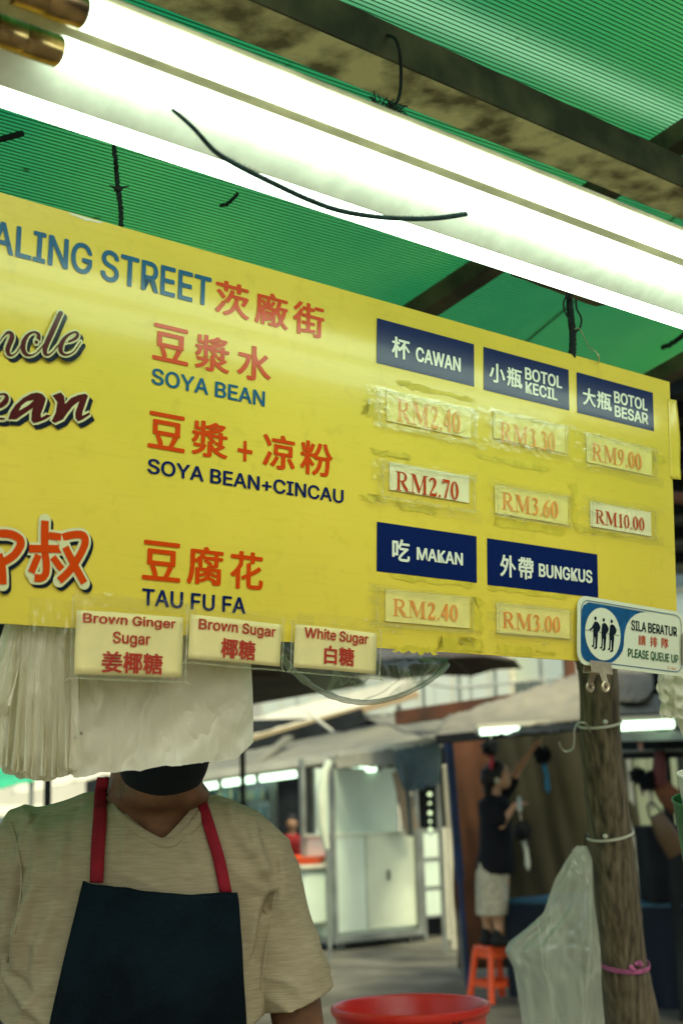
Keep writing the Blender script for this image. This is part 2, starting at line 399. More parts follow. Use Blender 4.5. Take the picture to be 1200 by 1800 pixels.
M_glue = mat('glue_residue', (.56, .45, .045), .45, .4, col2=(.68, .54, .06), scale=45)
M_black = mat('black_cord', (.008, .012, .012), .7, .3)
M_steel = mat('clip_steel', (.62, .50, .36), .28, .6, metal=.65, var=.2, scale=30)
M_dkgreen = mat('print_green', (.006, .09, .03), .3, .5)
M_tube = lamp_mat('tube_light', (.78, 1.0, .92), 3.2)
M_cap = mat('brass_cap', (.42, .27, .13), .28, .5, metal=.9, var=.25, scale=60)
M_enamel = mat('batten_enamel', (.84, .86, .78), .35, .5, var=.08, scale=30)
M_batten = mat('batten_old_cream', (.50, .46, .30), .4, .4, var=.25, scale=14)
M_whitebag = sheer('bag_film', (.92, .88, .72), .0, .22, .42, .40, 22, .42, stretch=(1, 1, .5))

# ------------------------------------------------------------------ ground
M_ground = mat('street_asphalt', (.075, .075, .058), .85, .2, col2=(.14, .137, .105), scale=1.6, bump=.5, bscale=30)
g = grid('ground', lambda a, b: V((-150+300*a, -60+320*b, 0)), 30, 32, M_ground, smooth=False); tag(g, kind='structure')

# ------------------------------------------------------------------ stall roof
def plane_basis():
    d1 = D(3700, 1250).normalized(); d2 = D(-1314, 2518).normalized()
    n = d1.cross(d2).normalized()
    if n.z > 0: n = -n                                      # looking down
    return d1, n, n.cross(d1).normalized()
R1, RN, R2 = plane_basis()
if R2.y < 0: R2 = -R2
RO = P(600, 300, 2.9)
RF = Frame(RO, R1, R2, RN)
def roof_material():
    m = bpy.data.materials.new('green_polycarbonate'); m.use_nodes = True; n = m.node_tree; n.nodes.clear(); N = n.nodes.new; L = n.links.new
    out = N('ShaderNodeOutputMaterial'); tl = N('ShaderNodeBsdfTranslucent'); df = N('ShaderNodeBsdfDiffuse'); gl = N('ShaderNodeBsdfGlossy'); gl.inputs['Roughness'].default_value = .22
    tc = N('ShaderNodeTexCoord'); t = N('ShaderNodeTexNoise'); t.inputs['Scale'].default_value = 1.1; t.inputs['Detail'].default_value = 4
    L(tc.outputs['Object'], t.inputs['Vector'])
    r = N('ShaderNodeValToRGB'); r.color_ramp.elements[0].position = .35; r.color_ramp.elements[1].position = .7
    r.color_ramp.elements[0].color = (.006, .16, .070, 1); r.color_ramp.elements[1].color = (.055, .30, .085, 1); L(t.outputs[0], r.inputs[0])
    t2 = N('ShaderNodeTexNoise'); t2.inputs['Scale'].default_value = 19; t2.inputs['Detail'].default_value = 7; L(tc.outputs['Object'], t2.inputs['Vector'])
    r2 = N('ShaderNodeValToRGB'); r2.color_ramp.elements[0].position = .69; r2.color_ramp.elements[1].position = .75
    r2.color_ramp.elements[0].color = (1, 1, 1, 1); r2.color_ramp.elements[1].color = (.35, .25, .12, 1); L(t2.outputs[0], r2.inputs[0])
    at = N('ShaderNodeAttribute'); at.attribute_name = 'painted_streak'; streak_mix = N('ShaderNodeMix'); streak_mix.data_type = 'RGBA'; L(at.outputs['Fac'], streak_mix.inputs[0]); L(r.outputs[0], streak_mix.inputs[6]); streak_mix.inputs[7].default_value = (.34, .72, .46, 1)  # pale streak of light mixed into the sheet colour
    mx = N('ShaderNodeMix'); mx.data_type = 'RGBA'; mx.blend_type = 'MULTIPLY'; mx.inputs[0].default_value = 1
    L(streak_mix.outputs[2], mx.inputs[6]); L(r2.outputs[0], mx.inputs[7]); L(mx.outputs[2], tl.inputs[0]); L(mx.outputs[2], df.inputs[0])
    a = N('ShaderNodeMixShader'); a.inputs[0].default_value = .32; L(tl.outputs[0], a.inputs[1]); L(df.outputs[0], a.inputs[2])
    b = N('ShaderNodeMixShader'); lw = N('ShaderNodeLayerWeight'); lw.inputs[0].default_value = .5; pw = N('ShaderNodeMath'); pw.operation = 'POWER'; pw.inputs[1].default_value = 3.5; mu = N('ShaderNodeMath'); mu.operation = 'MULTIPLY_ADD'; mu.inputs[1].default_value = .6; mu.inputs[2].default_value = .04; L(lw.outputs['Facing'], pw.inputs[0]); L(pw.outputs[0], mu.inputs[0]); L(mu.outputs[0], b.inputs[0]); L(a.outputs[0], b.inputs[1]); L(gl.outputs[0], b.inputs[2])
    L(b.outputs[0], out.inputs[0]); return m
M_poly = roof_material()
M_rib = mat('polycarbonate_web', (.006, .12, .055), .35, .5)
M_purlin = mat('old_purlin', (.035, .035, .022), .7, .3, col2=(.10, .09, .05), scale=9)
M_beam = mat('mildewed_beam', (.16, .13, .065), .75, .25, col2=(.72, .63, .33), scale=13, lo=.36, hi=.60, detail=12, bump=.4, bscale=50)
canopy = empty('stall_canopy', (0, 3, 0), 'green translucent ribbed plastic roof above the yellow menu board', 'canopy')
STREAK0 = RF.px(930, 95)[1]; STREAKW = abs(RF.px(930, 60)[1]-STREAK0)*1.0  # where the painted light streak runs along the ribs, and its width
def roof_sheet(a0, a1, b0, b1, lift, pitch=.0090):
    k = int((b1-b0)/pitch); vs = []; fs = []; mi = []
    prof = []
    for i in range(k):
        y = b0 + i*pitch; prof += [(y, 0), (y+pitch*.74, 0), (y+pitch*.78, .0013), (y+pitch*.95, .0013)]
    for y, c in prof: vs += [RF.at(a0, y, c-lift), RF.at(a1, y, c-lift)]
    for i in range(len(prof)-1):
        fs.append((2*i, 2*i+1, 2*i+3, 2*i+2)); mi.append(0 if i % 4 in (0, 3) else 1)
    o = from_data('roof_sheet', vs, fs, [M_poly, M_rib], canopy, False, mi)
    at = o.data.attributes.new('painted_streak', 'FLOAT', 'POINT')
    for i, v in enumerate(at.data): y = prof[i//2][0]; v.value = math.exp(-((y-STREAK0)/STREAKW)**2)*.48
    return o
ra = RF.px(1180, 651)[0]
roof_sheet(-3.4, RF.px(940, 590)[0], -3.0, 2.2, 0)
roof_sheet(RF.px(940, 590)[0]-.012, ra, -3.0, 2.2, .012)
def on_roof(x, y, c): q = RF.px(x, y); return RF.at(q[0], q[1], c)
# purlins across the sheets
pa, pb = RF.px(780, 498), RF.px(1150, 250)
def purlin(a, b, w=.055, h=.05, z=.03):
    mb = MB(); d = (RF.at(*b)-RF.at(*a)).normalized(); p0 = RF.at(*a, z) - d*1.6; p1 = RF.at(*b, z) + d*1.9
    mb.bar(p0, p1, w, h, RN); mb.build('purlin', M_purlin, canopy, bevel=.004)
purlin(pa, pb)
purlin((pa[0]-1.75, pa[1]), (pb[0]-1.75, pb[1]))
purlin((ra-.03, pa[1]), (ra-.03+pb[0]-pa[0], pb[1]))
# long beam under the roof, level, running with the board
zb = 2.80
b0 = PZ(600, 71, zb); b1 = PZ(600, 143, zb); wd = (b1-b0).dot(BACK); cb = (b0+b1)/2
mb = MB(); hb = .058
mb.box(cb + ZU*hb/2 + H*.5, 7.0, wd, hb, H, BACK, ZU); mb.build('beam', M_beam, canopy, bevel=.003)
mb = MB(); mb.box(cb - BACK*(wd/2+.0035) + ZU*(hb/2+.004) + H*.5, 7.0, .005, hb+.01, H, BACK, ZU); mb.build('beam_shade_face', M_purlin, canopy)  # dark facing puts the shade of the beam's near side into its colour
for s in (-3,):
    mb = MB(); q = cb + H*s*.98; mb.bar(V((q.x, q.y, -.02)), V((q.x, q.y, zb-.002)), .06, .06, BACK); mb.build('post', M_purlin, canopy)
# second, unseen-end posts at the far eave
for a in (-3.2,):
    q = RF.at(a, 2.1, .01); mb = MB(); mb.bar(V((q.x, q.y, -.02)), q, .05, .05, BACK); mb.build('post', M_purlin, canopy)

# ------------------------------------------------------------------ fluorescent fixtures over the board
zl = 2.37
def fixture(label, y, r, z, u0, u1, cap_u, body, mats, wing=False):
    o = PZ(600, y, z); L = u1-u0+.06
    root = empty('fluorescent_lamp', o + H*(u0+u1)/2 + ZU*(r+.01), label, 'lamp', 'fluorescent tube lamps over the menu board')
    b0, b1, zb0, zb1 = body                                   # spine above the tube, and the ballast body beside it
    mb = MB(); mid = o + H*(u0+u1)/2
    mb.box(mid + BACK*(-.008+b1)/2 + ZU*(r+.005), L, b1+.008, .008, H, BACK, ZU)
    if wing: mb.slab([mid - H*L/2 + BACK*.014 + ZU*(r+.001), mid + H*L/2 + BACK*.014 + ZU*(r+.001), mid + H*L/2 + BACK*b1 - ZU*.018, mid - H*L/2 + BACK*b1 - ZU*.018], BACK*.003+ZU*.002)
    elif b1 > b0: mb.box(mid + BACK*(b0+b1)/2 + ZU*((zb0+r+.001)/2), L-.004, b1-b0-.002, r+.001-zb0, H, BACK, ZU)
    mb.build('batten', mats, root, bevel=.002)
    e0 = cap_u
    mb = MB(); mb.tube([o+H*e0, o+H*(u1-.02)], r, 24); mb.build('tube', M_tube, root, smooth=.7)
    for a, b in ((e0-.075, e0), (u1-.02, u1+.03)):
        mb = MB(); mb.tube([o+H*a, o+H*(a+.002), o+H*(a+(b-a)*.42), o+H*(a+(b-a)*.45), o+H*(a+(b-a)*.48), o+H*(b-.002), o+H*b],
                           [r*.85, r*1.07, r*1.07, r*.98, r*1.07, r*1.07, r*1.0], 24)
        mb.build('end_cap', M_cap, root, smooth=.6)
        q = a-.014 if a < (u0+u1)/2 else b+.014
        mb = MB(); mb.box(o+H*q+ZU*.004, .026, r*2.4, r*2.5, H, BACK, ZU); mb.build('tube_holder', M_batten, root, bevel=.004)
    return root, o
def u_at(o, x, y):  # run along H where the line of sight x passes
    d = D(x, y); n = d.cross(UP).normalized(); return (CC-o).dot(n)/H.dot(n)
oA = PZ(600, 199, zl); oB = PZ(600, 273, zl); oC = PZ(600, 364, zl)
uA = u_at(oA, 146, -16); uB = u_at(oB, 104, 90); uC = u_at(oC, -90, 140)
fixture('upper fluorescent tube lamp on cream batten, nearest the roof beam', 199, .0165, zl, uA-.14, uA+1.6, uA, (.020, .044, -.004, .012), M_batten)
fixture('middle fluorescent tube lamp with wide white batten and brass end caps', 272, .016, zl, uB-.14, uB+1.6, uB, (.019, .070, -.004, .012), M_enamel, True)
fixture('lowest fluorescent tube lamp, just above the top of the menu board', 365, .0132, zl, uC-.14, uC+1.85, uC, (.012, .012, 0, 0), M_enamel)
# wires that hang the fixtures, tying them to the beam
def hung(name, pts, r, m, label, cat, group=None, n=6, fz=0):
    q = sweep(pts, n)
    if fz: q = [p + V((nz(i*.9, 1)*fz, nz(i*.9, 5)*fz, nz(i*.9, 9)*fz)) for i, p in enumerate(q)]
    mb = MB(); mb.tube(q, r, 8); o = mb.build(name, m, None, smooth=1.0); return tag(o, label, cat, group)
for k, (oo, us) in enumerate(((oA, (uA-.13, uA+1.6)), (oB, (uB-.13, uB+1.6)), (oC, (uC-.13, uC+1.85)))):
    for j, u in enumerate(us):
        p = oo + H*u + ZU*.028; q = RF.px(*[0, 0]); top = p + ZU*((RF.o-p).dot(RN)/ZU.dot(RN))
        hung('hanging_wire', [p, (p+top)/2 + H*.004, top], .0015, M_black,
             ['thin dark wire holding up the upper tube lamp', 'thin dark wire holding up the middle tube lamp', 'thin dark wire holding up the lowest tube lamp'][k] + (', near end' if j == 0 else ', far end'), 'wire', 'wires holding the tube lamps')
# the frayed black cable slung across the tubes
cp = [(303, 192, 1.45), (340, 225, 1.47), (378, 266, 1.5), (420, 292, 1.53), (480, 322, 1.56), (540, 350, 1.6), (600, 371, 1.62), (680, 383, 1.66), (760, 384, 1.7), (819, 376, 1.73)]
M_fray = mat('frayed_cable', (.012, .03, .03), .9, .2, var=.3, scale=90)
cable = hung('slack_cable', [P(*c) for c in cp], [.0015]*7+[.0033]*48, M_fray, 'frayed black cable sagging in front of the lit tubes', 'cable') if False else None
q = sweep([P(*c) for c in cp], 6); mb = MB(); mb.tube(q, [.0022+.0012*min(1, i/20) for i in range(len(q))], 8)
for i in range(14, len(q)-2):
    for k in range(7):
        p = q[i] + (q[i+1]-q[i])*random.random(); L = random.uniform(.003, .0075)
        d = (UP*random.uniform(.5, 1) + RT*random.uniform(-.7, .7) - FW*random.uniform(-.4, .6)).normalized()*L
        mb.add([p-RT*.0005, p+RT*.0005, p+d], [(0, 1, 2)])
tag(mb.build('slack_cable', M_fray), 'frayed black cable sagging in front of the lit tubes', 'cable')
hung('wire_stub', [on_roof(-40, 231, .03), on_roof(-5, 217, .04), on_roof(35, 199, .05)], .006, M_black, 'thick black cable under the roof at the left edge', 'cable')
hung('twig', [on_roof(384, 349, .02), on_roof(397, 338, .03), on_roof(413, 321, .03)], [.004]*13, M_black, 'short black tape end stuck under the roof left of the slack cable', 'cable', fz=.004)
hung('twig', [on_roof(1158, 601, .02), on_roof(1174, 589, .03), on_roof(1196, 572, .03)], [.007]*13, M_black, 'short black tape end stuck under the roof above the board corner', 'cable', fz=.006)
# rusty wire along the upper batten and white twin flex
pts = [PZ(x, y, 2.46) for x, y in ((560, 150), (640, 196), (700, 222), (760, 249), (830, 283), (905, 302), (960, 322))]
hung('rusty_wire', pts, .0042, mat('rust_wire', (.09, .045, .025), .8, .2, var=.4, scale=60), 'rough rusty wire running along the upper tube lamp', 'wire', fz=.008)
for k in (0, 1):
    pts = [PZ(x, y-8*k, 2.44) for x, y in ((985, 330), (1030, 345), (1080, 371), (1110, 388), (1160, 406), (1230, 441), (1330, 490))]
    hung('flex', pts, .0034, mat('white_flex', (.62, .60, .42), .4), ['lower strand of the white flex beside the upper lamp', 'upper strand of the white flex beside the upper lamp'][k], 'cable', 'white twin flex')
wl = hung('wire_loop', [PZ(676, 62, 2.86), PZ(694, 68, 2.79), PZ(703, 100, 2.77), PZ(704, 150, 2.74), PZ(698, 178, 2.68), PZ(684, 192, 2.6)], .0028, M_black, 'black wire loop hooked over the roof beam', 'wire')
mb = MB()
for k in range(46):
    x = random.uniform(645, 705); y = 176 + (x-645)*.42 + random.uniform(-6, 8); p = PZ(x, y, 2.5)
    d = V((random.uniform(-1, 1), random.uniform(-1, 1), random.uniform(-1, 1))).normalized()*random.uniform(.006, .02)
    mb.tube([p, p+d*.5+V((0, 0, .003)), p+d], .0012, 4)
tag(mb.build('cobweb_debris', M_black), 'clot of black cobweb and debris on the upper lamp wire', 'debris', kind='stuff')

# ------------------------------------------------------------------ menu board
board = empty('menu_board', BF.at(.7, .56, 0), 'large glossy yellow menu board with blue price headings', 'menu board')
a1, b1_ = 1.400, .556
mb = MB(); T = .006
pts = [BF.at(-.34, 0, 0), BF.at(a1, 0, 0), BF.at(a1, .5535, 0), BF.at(-.34, .5605, 0)]
mb.slab(pts, -NB*T); mb.build('panel', M_board, board)
# peeled film strip at the right edge
grid('peeled_strip', lambda s, t: BF.at(1.392 + s*.022*(1+.35*sin(t*3)), BF.px(1176, 702)[1] + t*.158, .0012 + .003*s*s + .004*s*max(0, t-.8)*5), 5, 18, M_board, board, thick=.0006)
words(BF, 'ALING', -16, 384, 441, 162, M_blue, board, bold=.019, label='blue ALING lettering cut by the picture edge')
words(BF, 'STREET', 177, 436, 492, 371, M_blue, board, bold=.019, label='blue STREET lettering')
cjk(BF, [('茨', 378, 438), ('廠', 447, 506), ('街', 514, 569)], 489, 550, M_orange, board, bold=.024)
cjk(BF, [('豆', 268, 331), ('漿', 342, 403), ('水', 416, 476)], 566, 631, M_orange, board, bold=.024)
words(BF, 'SOYA BEAN', 266, 646, 675, 465, M_blue, board, label='blue SOYA BEAN lettering')
cjk(BF, [('豆', 260, 325), ('漿', 336, 400), ('凉', 461, 518), ('粉', 527, 584)], 721, 786, M_orange, board, bold=.024)
pl_ = Flat(BF, .0012); a_, b_ = BF.px(430, 793)
w_, h_, t_ = .0130, .0150, .0028
pl_.poly([(a_+x_*sx_, b_+y_*sy_) for sx_, sy_, pr_ in ((1, -1, 0), (1, 1, 1), (-1, 1, 0), (-1, -1, 1)) for x_, y_ in (((t_, h_), (t_, t_), (w_, t_)) if not pr_ else ((w_, t_), (t_, t_), (t_, h_)))])
pl_.build('lettering', M_orange, board, 'orange plus sign')
words(BF, 'SOYA BEAN+CINCAU', 259, 805, 832, 603, M_navy, board, label='navy SOYA BEAN+CINCAU lettering')
cjk(BF, [('豆', 250, 317), ('腐', 328, 392), ('花', 404, 462)], 948, 1018, M_orange, board, bold=.024)
words(BF, 'TAU FU FA', 249, 1034, 1064, 431, M_navy, board, label='navy TAU FU FA lettering')
chip = Flat(BF, .0006); chip.poly([BF.px(*p) for p in ((118, 372.5), (140, 379), (163, 386), (182, 391), (176, 392.5), (160, 388.5), (150, 388), (138, 382), (128, 379))]); chip.build('chipped_edge', M_white, board)
def heading(x0, yt, yb, x1):
    p = BF.px(x0, yt); q = BF.px(x0, yb); r = BF.px(x1, yt + (1342-yt)/(3535-x0)*(x1-x0))
    fl = Flat(BF, .0008); fl.poly([(p[0], p[1]), (r[0], p[1]), (r[0], q[1]), (p[0], q[1])]); return fl.build('heading_panel', M_navy, board)
h = heading(661.5, 559, 638, 832); h['label'] = 'navy heading panel reading CAWAN'
cjk(BF, [('杯', 687, 719)], 590, 627, M_white, h, .0016, .030); words(BF, 'CAWAN', 729, 609, 635, 808, M_white, h, .0016, .03)
h = heading(848.6, 609.5, 685, 998); h['label'] = 'navy heading panel reading BOTOL KECIL'
cjk(BF, [('小', 858, 886), ('瓶', 889, 916)], 636, 670, M_white, h, .0016, .030)
words(BF, 'BOTOL', 920.5, 645, 667, 986, M_white, h, .0016, .030); words(BF, 'KECIL', 921.5, 670, 691, 978, M_white, h, .0016, .03)
h = heading(1012, 654, 725, 1146); h['label'] = 'navy heading panel reading BOTOL BESAR'
cjk(BF, [('大', 1022, 1045), ('瓶', 1047, 1073)], 680, 711, M_white, h, .0016, .030)
words(BF, 'BOTOL', 1077, 687, 708, 1136, M_white, h, .0016, .030); words(BF, 'BESAR', 1078, 712, 732.5, 1137, M_white, h, .0016, .03)
h = heading(661.6, 917, 1004, 836.5); h['label'] = 'navy heading panel reading MAKAN'
cjk(BF, [('吃', 687.7, 719)], 946, 985, M_white, h, .0016, .030); words(BF, 'MAKAN', 730.7, 961.5, 984, 812, M_white, h, .0016, .03)
h = heading(855, 946, 1028, 1048.5); h['label'] = 'navy heading panel reading BUNGKUS'
cjk(BF, [('外', 877, 905), ('帶', 909, 936)], 974, 1013, M_white, h, .0016, .030); words(BF, 'BUNGKUS', 945, 990, 1014, 1039, M_white, h, .0016, .03)

def artwork(items, ox, oy, sc, fill, grow, sh):
    "items in zoomed picture units; three layers: shadow, pale outline, fill"
    def conv(p):
        a, b = BF.px(ox+p[0]/sc, oy+p[1]/sc)
        if len(p) == 2: return (a, b)
        a2, b2 = BF.px(ox+(p[0]+10)/sc, oy+(p[1]+10)/sc); k = sqrt((a2-a)**2+(b2-b)**2)/14.14
        return (a, b, p[2]*k)
    for layer, (g_, dx, dy, z, m) in enumerate(((grow, sh[0], sh[1], .0004, M_shadow), (grow, 0, 0, .0016, M_cream), (0, 0, 0, .0028, fill))):
        fl = Flat(BF, z)
        for kind, pts in items:
            q = [(p[0]+dx, p[1]+dy) + tuple(p[2:]) for p in pts]
            if kind == 's': fl.stroke([conv((p[0], p[1], p[2]+g_)) for p in q], 6, True)
            elif kind == 'b': fl.stroke([conv((p[0], p[1], p[2]+g_)) for p in q], 5, g_ > 0)
            elif kind == 'h':
                if layer == 2: continue
            else:
                fl.poly([conv(p[:2]) for p in q])
                if g_: fl.stroke([conv((p[0], p[1], g_)) for p in q], 0, False, True)
        fl.build('lettering', m, board)
    fl = Flat(BF, .0040); n = 0
    for kind, pts in items:
        if kind == 'h': fl.poly([conv(p) for p in pts]); n += 1
    if n: fl.build('lettering', M_cream, board)
ncle = [('s', [(-60, 470, 18), (-20, 420, 14), (30, 350, 18), (80, 303, 30), (120, 310, 48), (132, 355, 62), (105, 430, 62), (80, 500, 60), (90, 552, 46), (130, 572, 24), (180, 540, 16), (220, 480, 16), (250, 430, 16)]),
 ('s', [(408, 420, 46), (436, 380, 56), (438, 330, 44), (405, 302, 26), (355, 307, 28), (300, 350, 42), (262, 420, 60), (255, 500, 62), (285, 556, 46), (340, 573, 22), (400, 550, 16), (460, 490, 16), (500, 440, 16)]),
 ('s', [(688, 85, 58), (640, 190, 62), (590, 300, 64), (540, 405, 64), (507, 490, 62), (508, 548, 50), (540, 570, 26), (590, 540, 16), (640, 480, 16), (690, 430, 16)]),
 ('s', [(745, 428, 16), (820, 400, 30), (872, 365, 40), (885, 325, 34), (850, 305, 22), (780, 335, 30), (722, 390, 48), (687, 460, 60), (683, 525, 56), (712, 562, 34), (770, 570, 20), (840, 530, 16), (890, 460, 14), (918, 418, 10)])]
artwork(ncle, 0, 540, 6.667, M_maroon, 44, (40, 44))
ean = [('s', [(-40, 1170, 60), (10, 1150, 60), (58, 1105, 66), (72, 1055, 50), (40, 1022, 26), (-20, 1030, 20)]), ('s', [(-60, 1300, 24), (0, 1312, 26), (38, 1312, 22)]),
 ('p', [(85, 1320), (110, 1240), (170, 1150), (260, 1070), (350, 1020), (420, 1005), (480, 1020), (505, 1045), (527, 1080), (500, 1170), (465, 1260), (470, 1300), (540, 1262), (588, 1275), (520, 1320), (430, 1355), (385, 1362), (355, 1330), (360, 1240), (373, 1185), (310, 1230), (180, 1320)]),
 ('p', [(600, 1040), (700, 1003), (740, 1050), (750, 1140), (820, 1070), (900, 1035), (990, 1018), (1020, 1045), (990, 1130), (955, 1230), (950, 1278), (1035, 1238), (1045, 1262), (960, 1320), (905, 1345), (872, 1310), (870, 1240), (902, 1150), (915, 1108), (840, 1165), (770, 1255), (725, 1320), (630, 1365), (592, 1340), (640, 1240), (660, 1120)]),
 ('h', [(210, 1220), (238, 1160), (300, 1112), (382, 1096), (330, 1148)])]
artwork(ean, 0, 540, 6.667, M_maroon, 52, (42, 48))
shu = [('b', [(520, 170, 95), (516, 350, 95), (518, 540, 92), (532, 650, 88), (532, 760, 88), (512, 815, 84), (470, 843, 84), (394, 840, 88)]), ('b', [(560, 345, 84), (705, 365, 86)]), ('b', [(330, 500, 88), (708, 502, 90)]),
 ('b', [(440, 572, 84), (355, 778, 86)]), ('b', [(608, 598, 80), (715, 742, 82)]),
 ('b', [(722, 372, 92), (800, 345, 88), (900, 332, 88), (965, 350, 92), (985, 415, 92), (960, 500, 88), (890, 630, 88), (790, 770, 88), (680, 875, 88)]), ('b', [(750, 480, 86), (850, 680, 90), (972, 902, 86)]),
 ('b', [(-40, 325, 96), (60, 325, 96), (150, 345, 96), (218, 395, 98), (222, 465, 98), (150, 575, 92), (40, 650, 90), (-40, 690, 90)]), ('b', [(-30, 560, 90), (10, 740, 90), (18, 920, 88)])]
artwork(shu, 0, 890, 6.667, M_orange, 64, (34, 38))

# ------------------------------------------------------------------ taped price cards
def rough_patch(fr, x0, yt, yb, x1, c, m, name, parent, jag=.02, n=9):
    p = fr.px(x0, yt); q = fr.px(x0, yb); r = fr.px(x1, yt + (1342-yt)/(3535-x0)*(x1-x0))
    w, h_ = r[0]-p[0], q[1]-p[1]; pts = []
    J = lambda: random.uniform(-1, 1)*jag*.25
    for k in range(n): pts.append((p[0]+w*k/n+J()*.6, p[1]+J()*.4))
    for k in range(n): pts.append((r[0]+J(), p[1]+h_*k/n))
    for k in range(n): pts.append((r[0]-w*k/n, q[1]+J()*.4))
    for k in range(n): pts.append((p[0]+J(), q[1]-h_*k/n))
    return from_data(name, [fr.at(a, b, c) for a, b in pts], [tuple(range(len(pts)))], m, parent)
def film(fr, x0, yt, yb, x1, c, m, name, parent, amp=.0012, nu=30, nv=14, skew=0):
    p = fr.px(x0, yt); q = fr.px(x0, yb); r = fr.px(x1, yt + (1342-yt)/(3535-x0)*(x1-x0)); w, h_ = r[0]-p[0], q[1]-p[1]
    sd_ = random.random()*50
    def fn(s, t):
        e = .004*nz(sd_+t*5, s*3)*(1 if s in (0, 1) else .2)
        return fr.at(p[0]+w*s+e, p[1]+h_*t+skew*s+.003*nz(s*6, sd_), c + amp*(1+nz(s*w*160+sd_, t*h_*90, sd_)))
    return grid(name, fn, nu, nv, m, parent)
cards = [
 ('RM2.40', (678, 684, 740, 825), (695, 700, 741, 805), M_fade_paper, M_fade_text2, 'nearly illegible faded RM2.40 price card under the CAWAN heading', (655, 678, 748, 836)),
 ('RM3.30', (865, 722, 770, 990), (876, 741, 776, 971), M_fade_paper, M_fade_text2, 'faded RM3.30 price card under the BOTOL KECIL heading', (856, 716, 776, 996)),
 ('RM9.00', (1027.5, 763, 812, 1142), (1037, 779, 809, 1123), M_fade_paper, M_fade_text, 'faded RM9.00 price card under the BOTOL BESAR heading', (1020, 757, 818, 1152)),
 ('RM2.70', (683, 812, 861, 822), (693, 828, 862, 802), M_white_paper, M_red, 'bright white RM2.70 price card with dark red figures', (660, 806, 876, 834)),
 ('RM3.60', (867.5, 852, 902, 994.6), (879, 865, 896, 976), M_fade_paper, M_fade_text, 'faded RM3.60 price card right of the RM2.70 card', (862, 846, 908, 1001)),
 ('RM10.00', (1034.7, 881.5, 925, 1141), (1043, 895.5, 920, 1128), M_white_paper, M_red, 'white RM10.00 price card with red figures below the RM9.00 card', (1028, 875, 932, 1152)),
 ('RM2.40', (675.6, 1036, 1092, 823), (688, 1052.5, 1083, 801), M_fade_paper, M_fade_text, 'faded RM2.40 price card under the MAKAN heading', (650, 1028, 1100, 830)),
 ('RM3.00', (870, 1060, 1112, 998), (880, 1075, 1104, 980), M_fade_paper, M_fade_text, 'faded RM3.00 price card under the BUNGKUS heading', (864, 1055, 1117, 1003))]
for i, (s, pq, tq, mp_, mt, lab, fq) in enumerate(cards):
    p = BF.px(pq[0], pq[2]); root = empty('price_card', BF.at(p[0]+.04, p[1], .002), lab, 'price card', 'price cards taped to the menu board')
    f_ = Flat(BF, .0030); a = BF.px(pq[0], pq[1]); b = BF.px(pq[0], pq[2]); c = BF.px(pq[3], pq[1] + (1342-pq[1])/(3535-pq[0])*(pq[3]-pq[0]))
    mb = MB(); mb.slab([BF.at(a[0], a[1], .0026), BF.at(c[0], a[1], .0026), BF.at(c[0], b[1], .0026), BF.at(a[0], b[1], .0026)], -NB*.0014)
    mb.build('paper', mp_, root)
    serif(BF, s, *tq, mt, root, .0029)
    film(BF, *fq, .0036, M_tape, 'sleeve', root, .0009)
    rim = Flat(BF, .0050); n_ = 7; P4 = []
    sl4 = lambda x, y: BF.px(x, y + (1342-y)/(3535-fq[0])*(x-fq[0]))
    for (xa, ya), (xb, yb_) in (((fq[0]+8, fq[1]+5), (fq[3]-5, fq[1]+5)), ((fq[3]-5, fq[1]+5), (fq[3]-5, fq[2]-4)), ((fq[3]-5, fq[2]-4), (fq[0]+8, fq[2]-4)), ((fq[0]+8, fq[2]-4), (fq[0]+8, fq[1]+5))):
        for k in range(n_):
            q_0 = sl4(xa+(xb-xa)*k/n_, ya+(yb_-ya)*k/n_); P4.append((q_0[0]+random.uniform(-.001, .001), q_0[1]+random.uniform(-.001, .001), random.uniform(.0018, .006)))
    rim.stroke(P4, 3, False, True); rim.build('sleeve_edge', M_tape2, root)
    for k in range(3):
        y = (fq[1] - random.uniform(2, 6)) if k == 0 else (fq[2] - random.uniform(8, 12)) if k == 1 else fq[1] + (fq[2]-fq[1])*.3; x0 = fq[0]-random.uniform(5, 22); 
        film(BF, x0, y, y+random.uniform(10, 20), min(fq[3]+random.uniform(0, 14), 1160) if k < 2 else fq[0]+22, .0052+.0006*k, M_tape, 'tape', root, .0016, 36, 5, random.uniform(-.006, .006))
    # creases standing up from the tape
    mb = MB()
    for k in range(6):
        x = random.uniform(fq[0]-12, fq[0]+14) if random.random() < .6 else random.uniform(fq[0], fq[3]); y = fq[1]+.14*(x-fq[0])+random.uniform(-4, fq[2]-fq[1]+8) if x < fq[0]+16 else fq[2]+.12*(x-fq[0])-random.uniform(-8, 6)
        a, b = BF.px(x, y); L = random.uniform(.006, .03); an = random.uniform(-.6, .9); pts = []
        for j in range(6): pts.append(BF.at(a+L*j/5*cos(an), b+L*j/5*sin(an)+.002*sin(j+k), .0074))
        mb.tube(pts, [.0002, .0006, .0008, .0007, .0005, .0002], 5)
    mb.build('crease', M_tape2, root)['kind'] = 'stuff'
res = [(700, 668, 678, 832), (655, 788, 798, 720), (700, 883, 895, 765), (838, 797, 806, 962), (690, 1008, 1018, 826), (860, 1028, 1038, 992), (772, 1118, 1143, 846), (806, 1120, 1134, 835), (873, 1134, 1149, 934), (943, 1143, 1151, 972), (690, 1134, 1145, 764), (1010, 925, 933, 1090), (870, 912, 924, 990), (636, 868, 879, 668), (640, 700, 730, 662), (830, 1050, 1110, 846), (1002, 850, 920, 1012), (1146, 800, 812, 1166)]
for r_ in res:
    rough_patch(BF, *r_, .0007, M_glue, 'glue_residue', board, .034, 16)

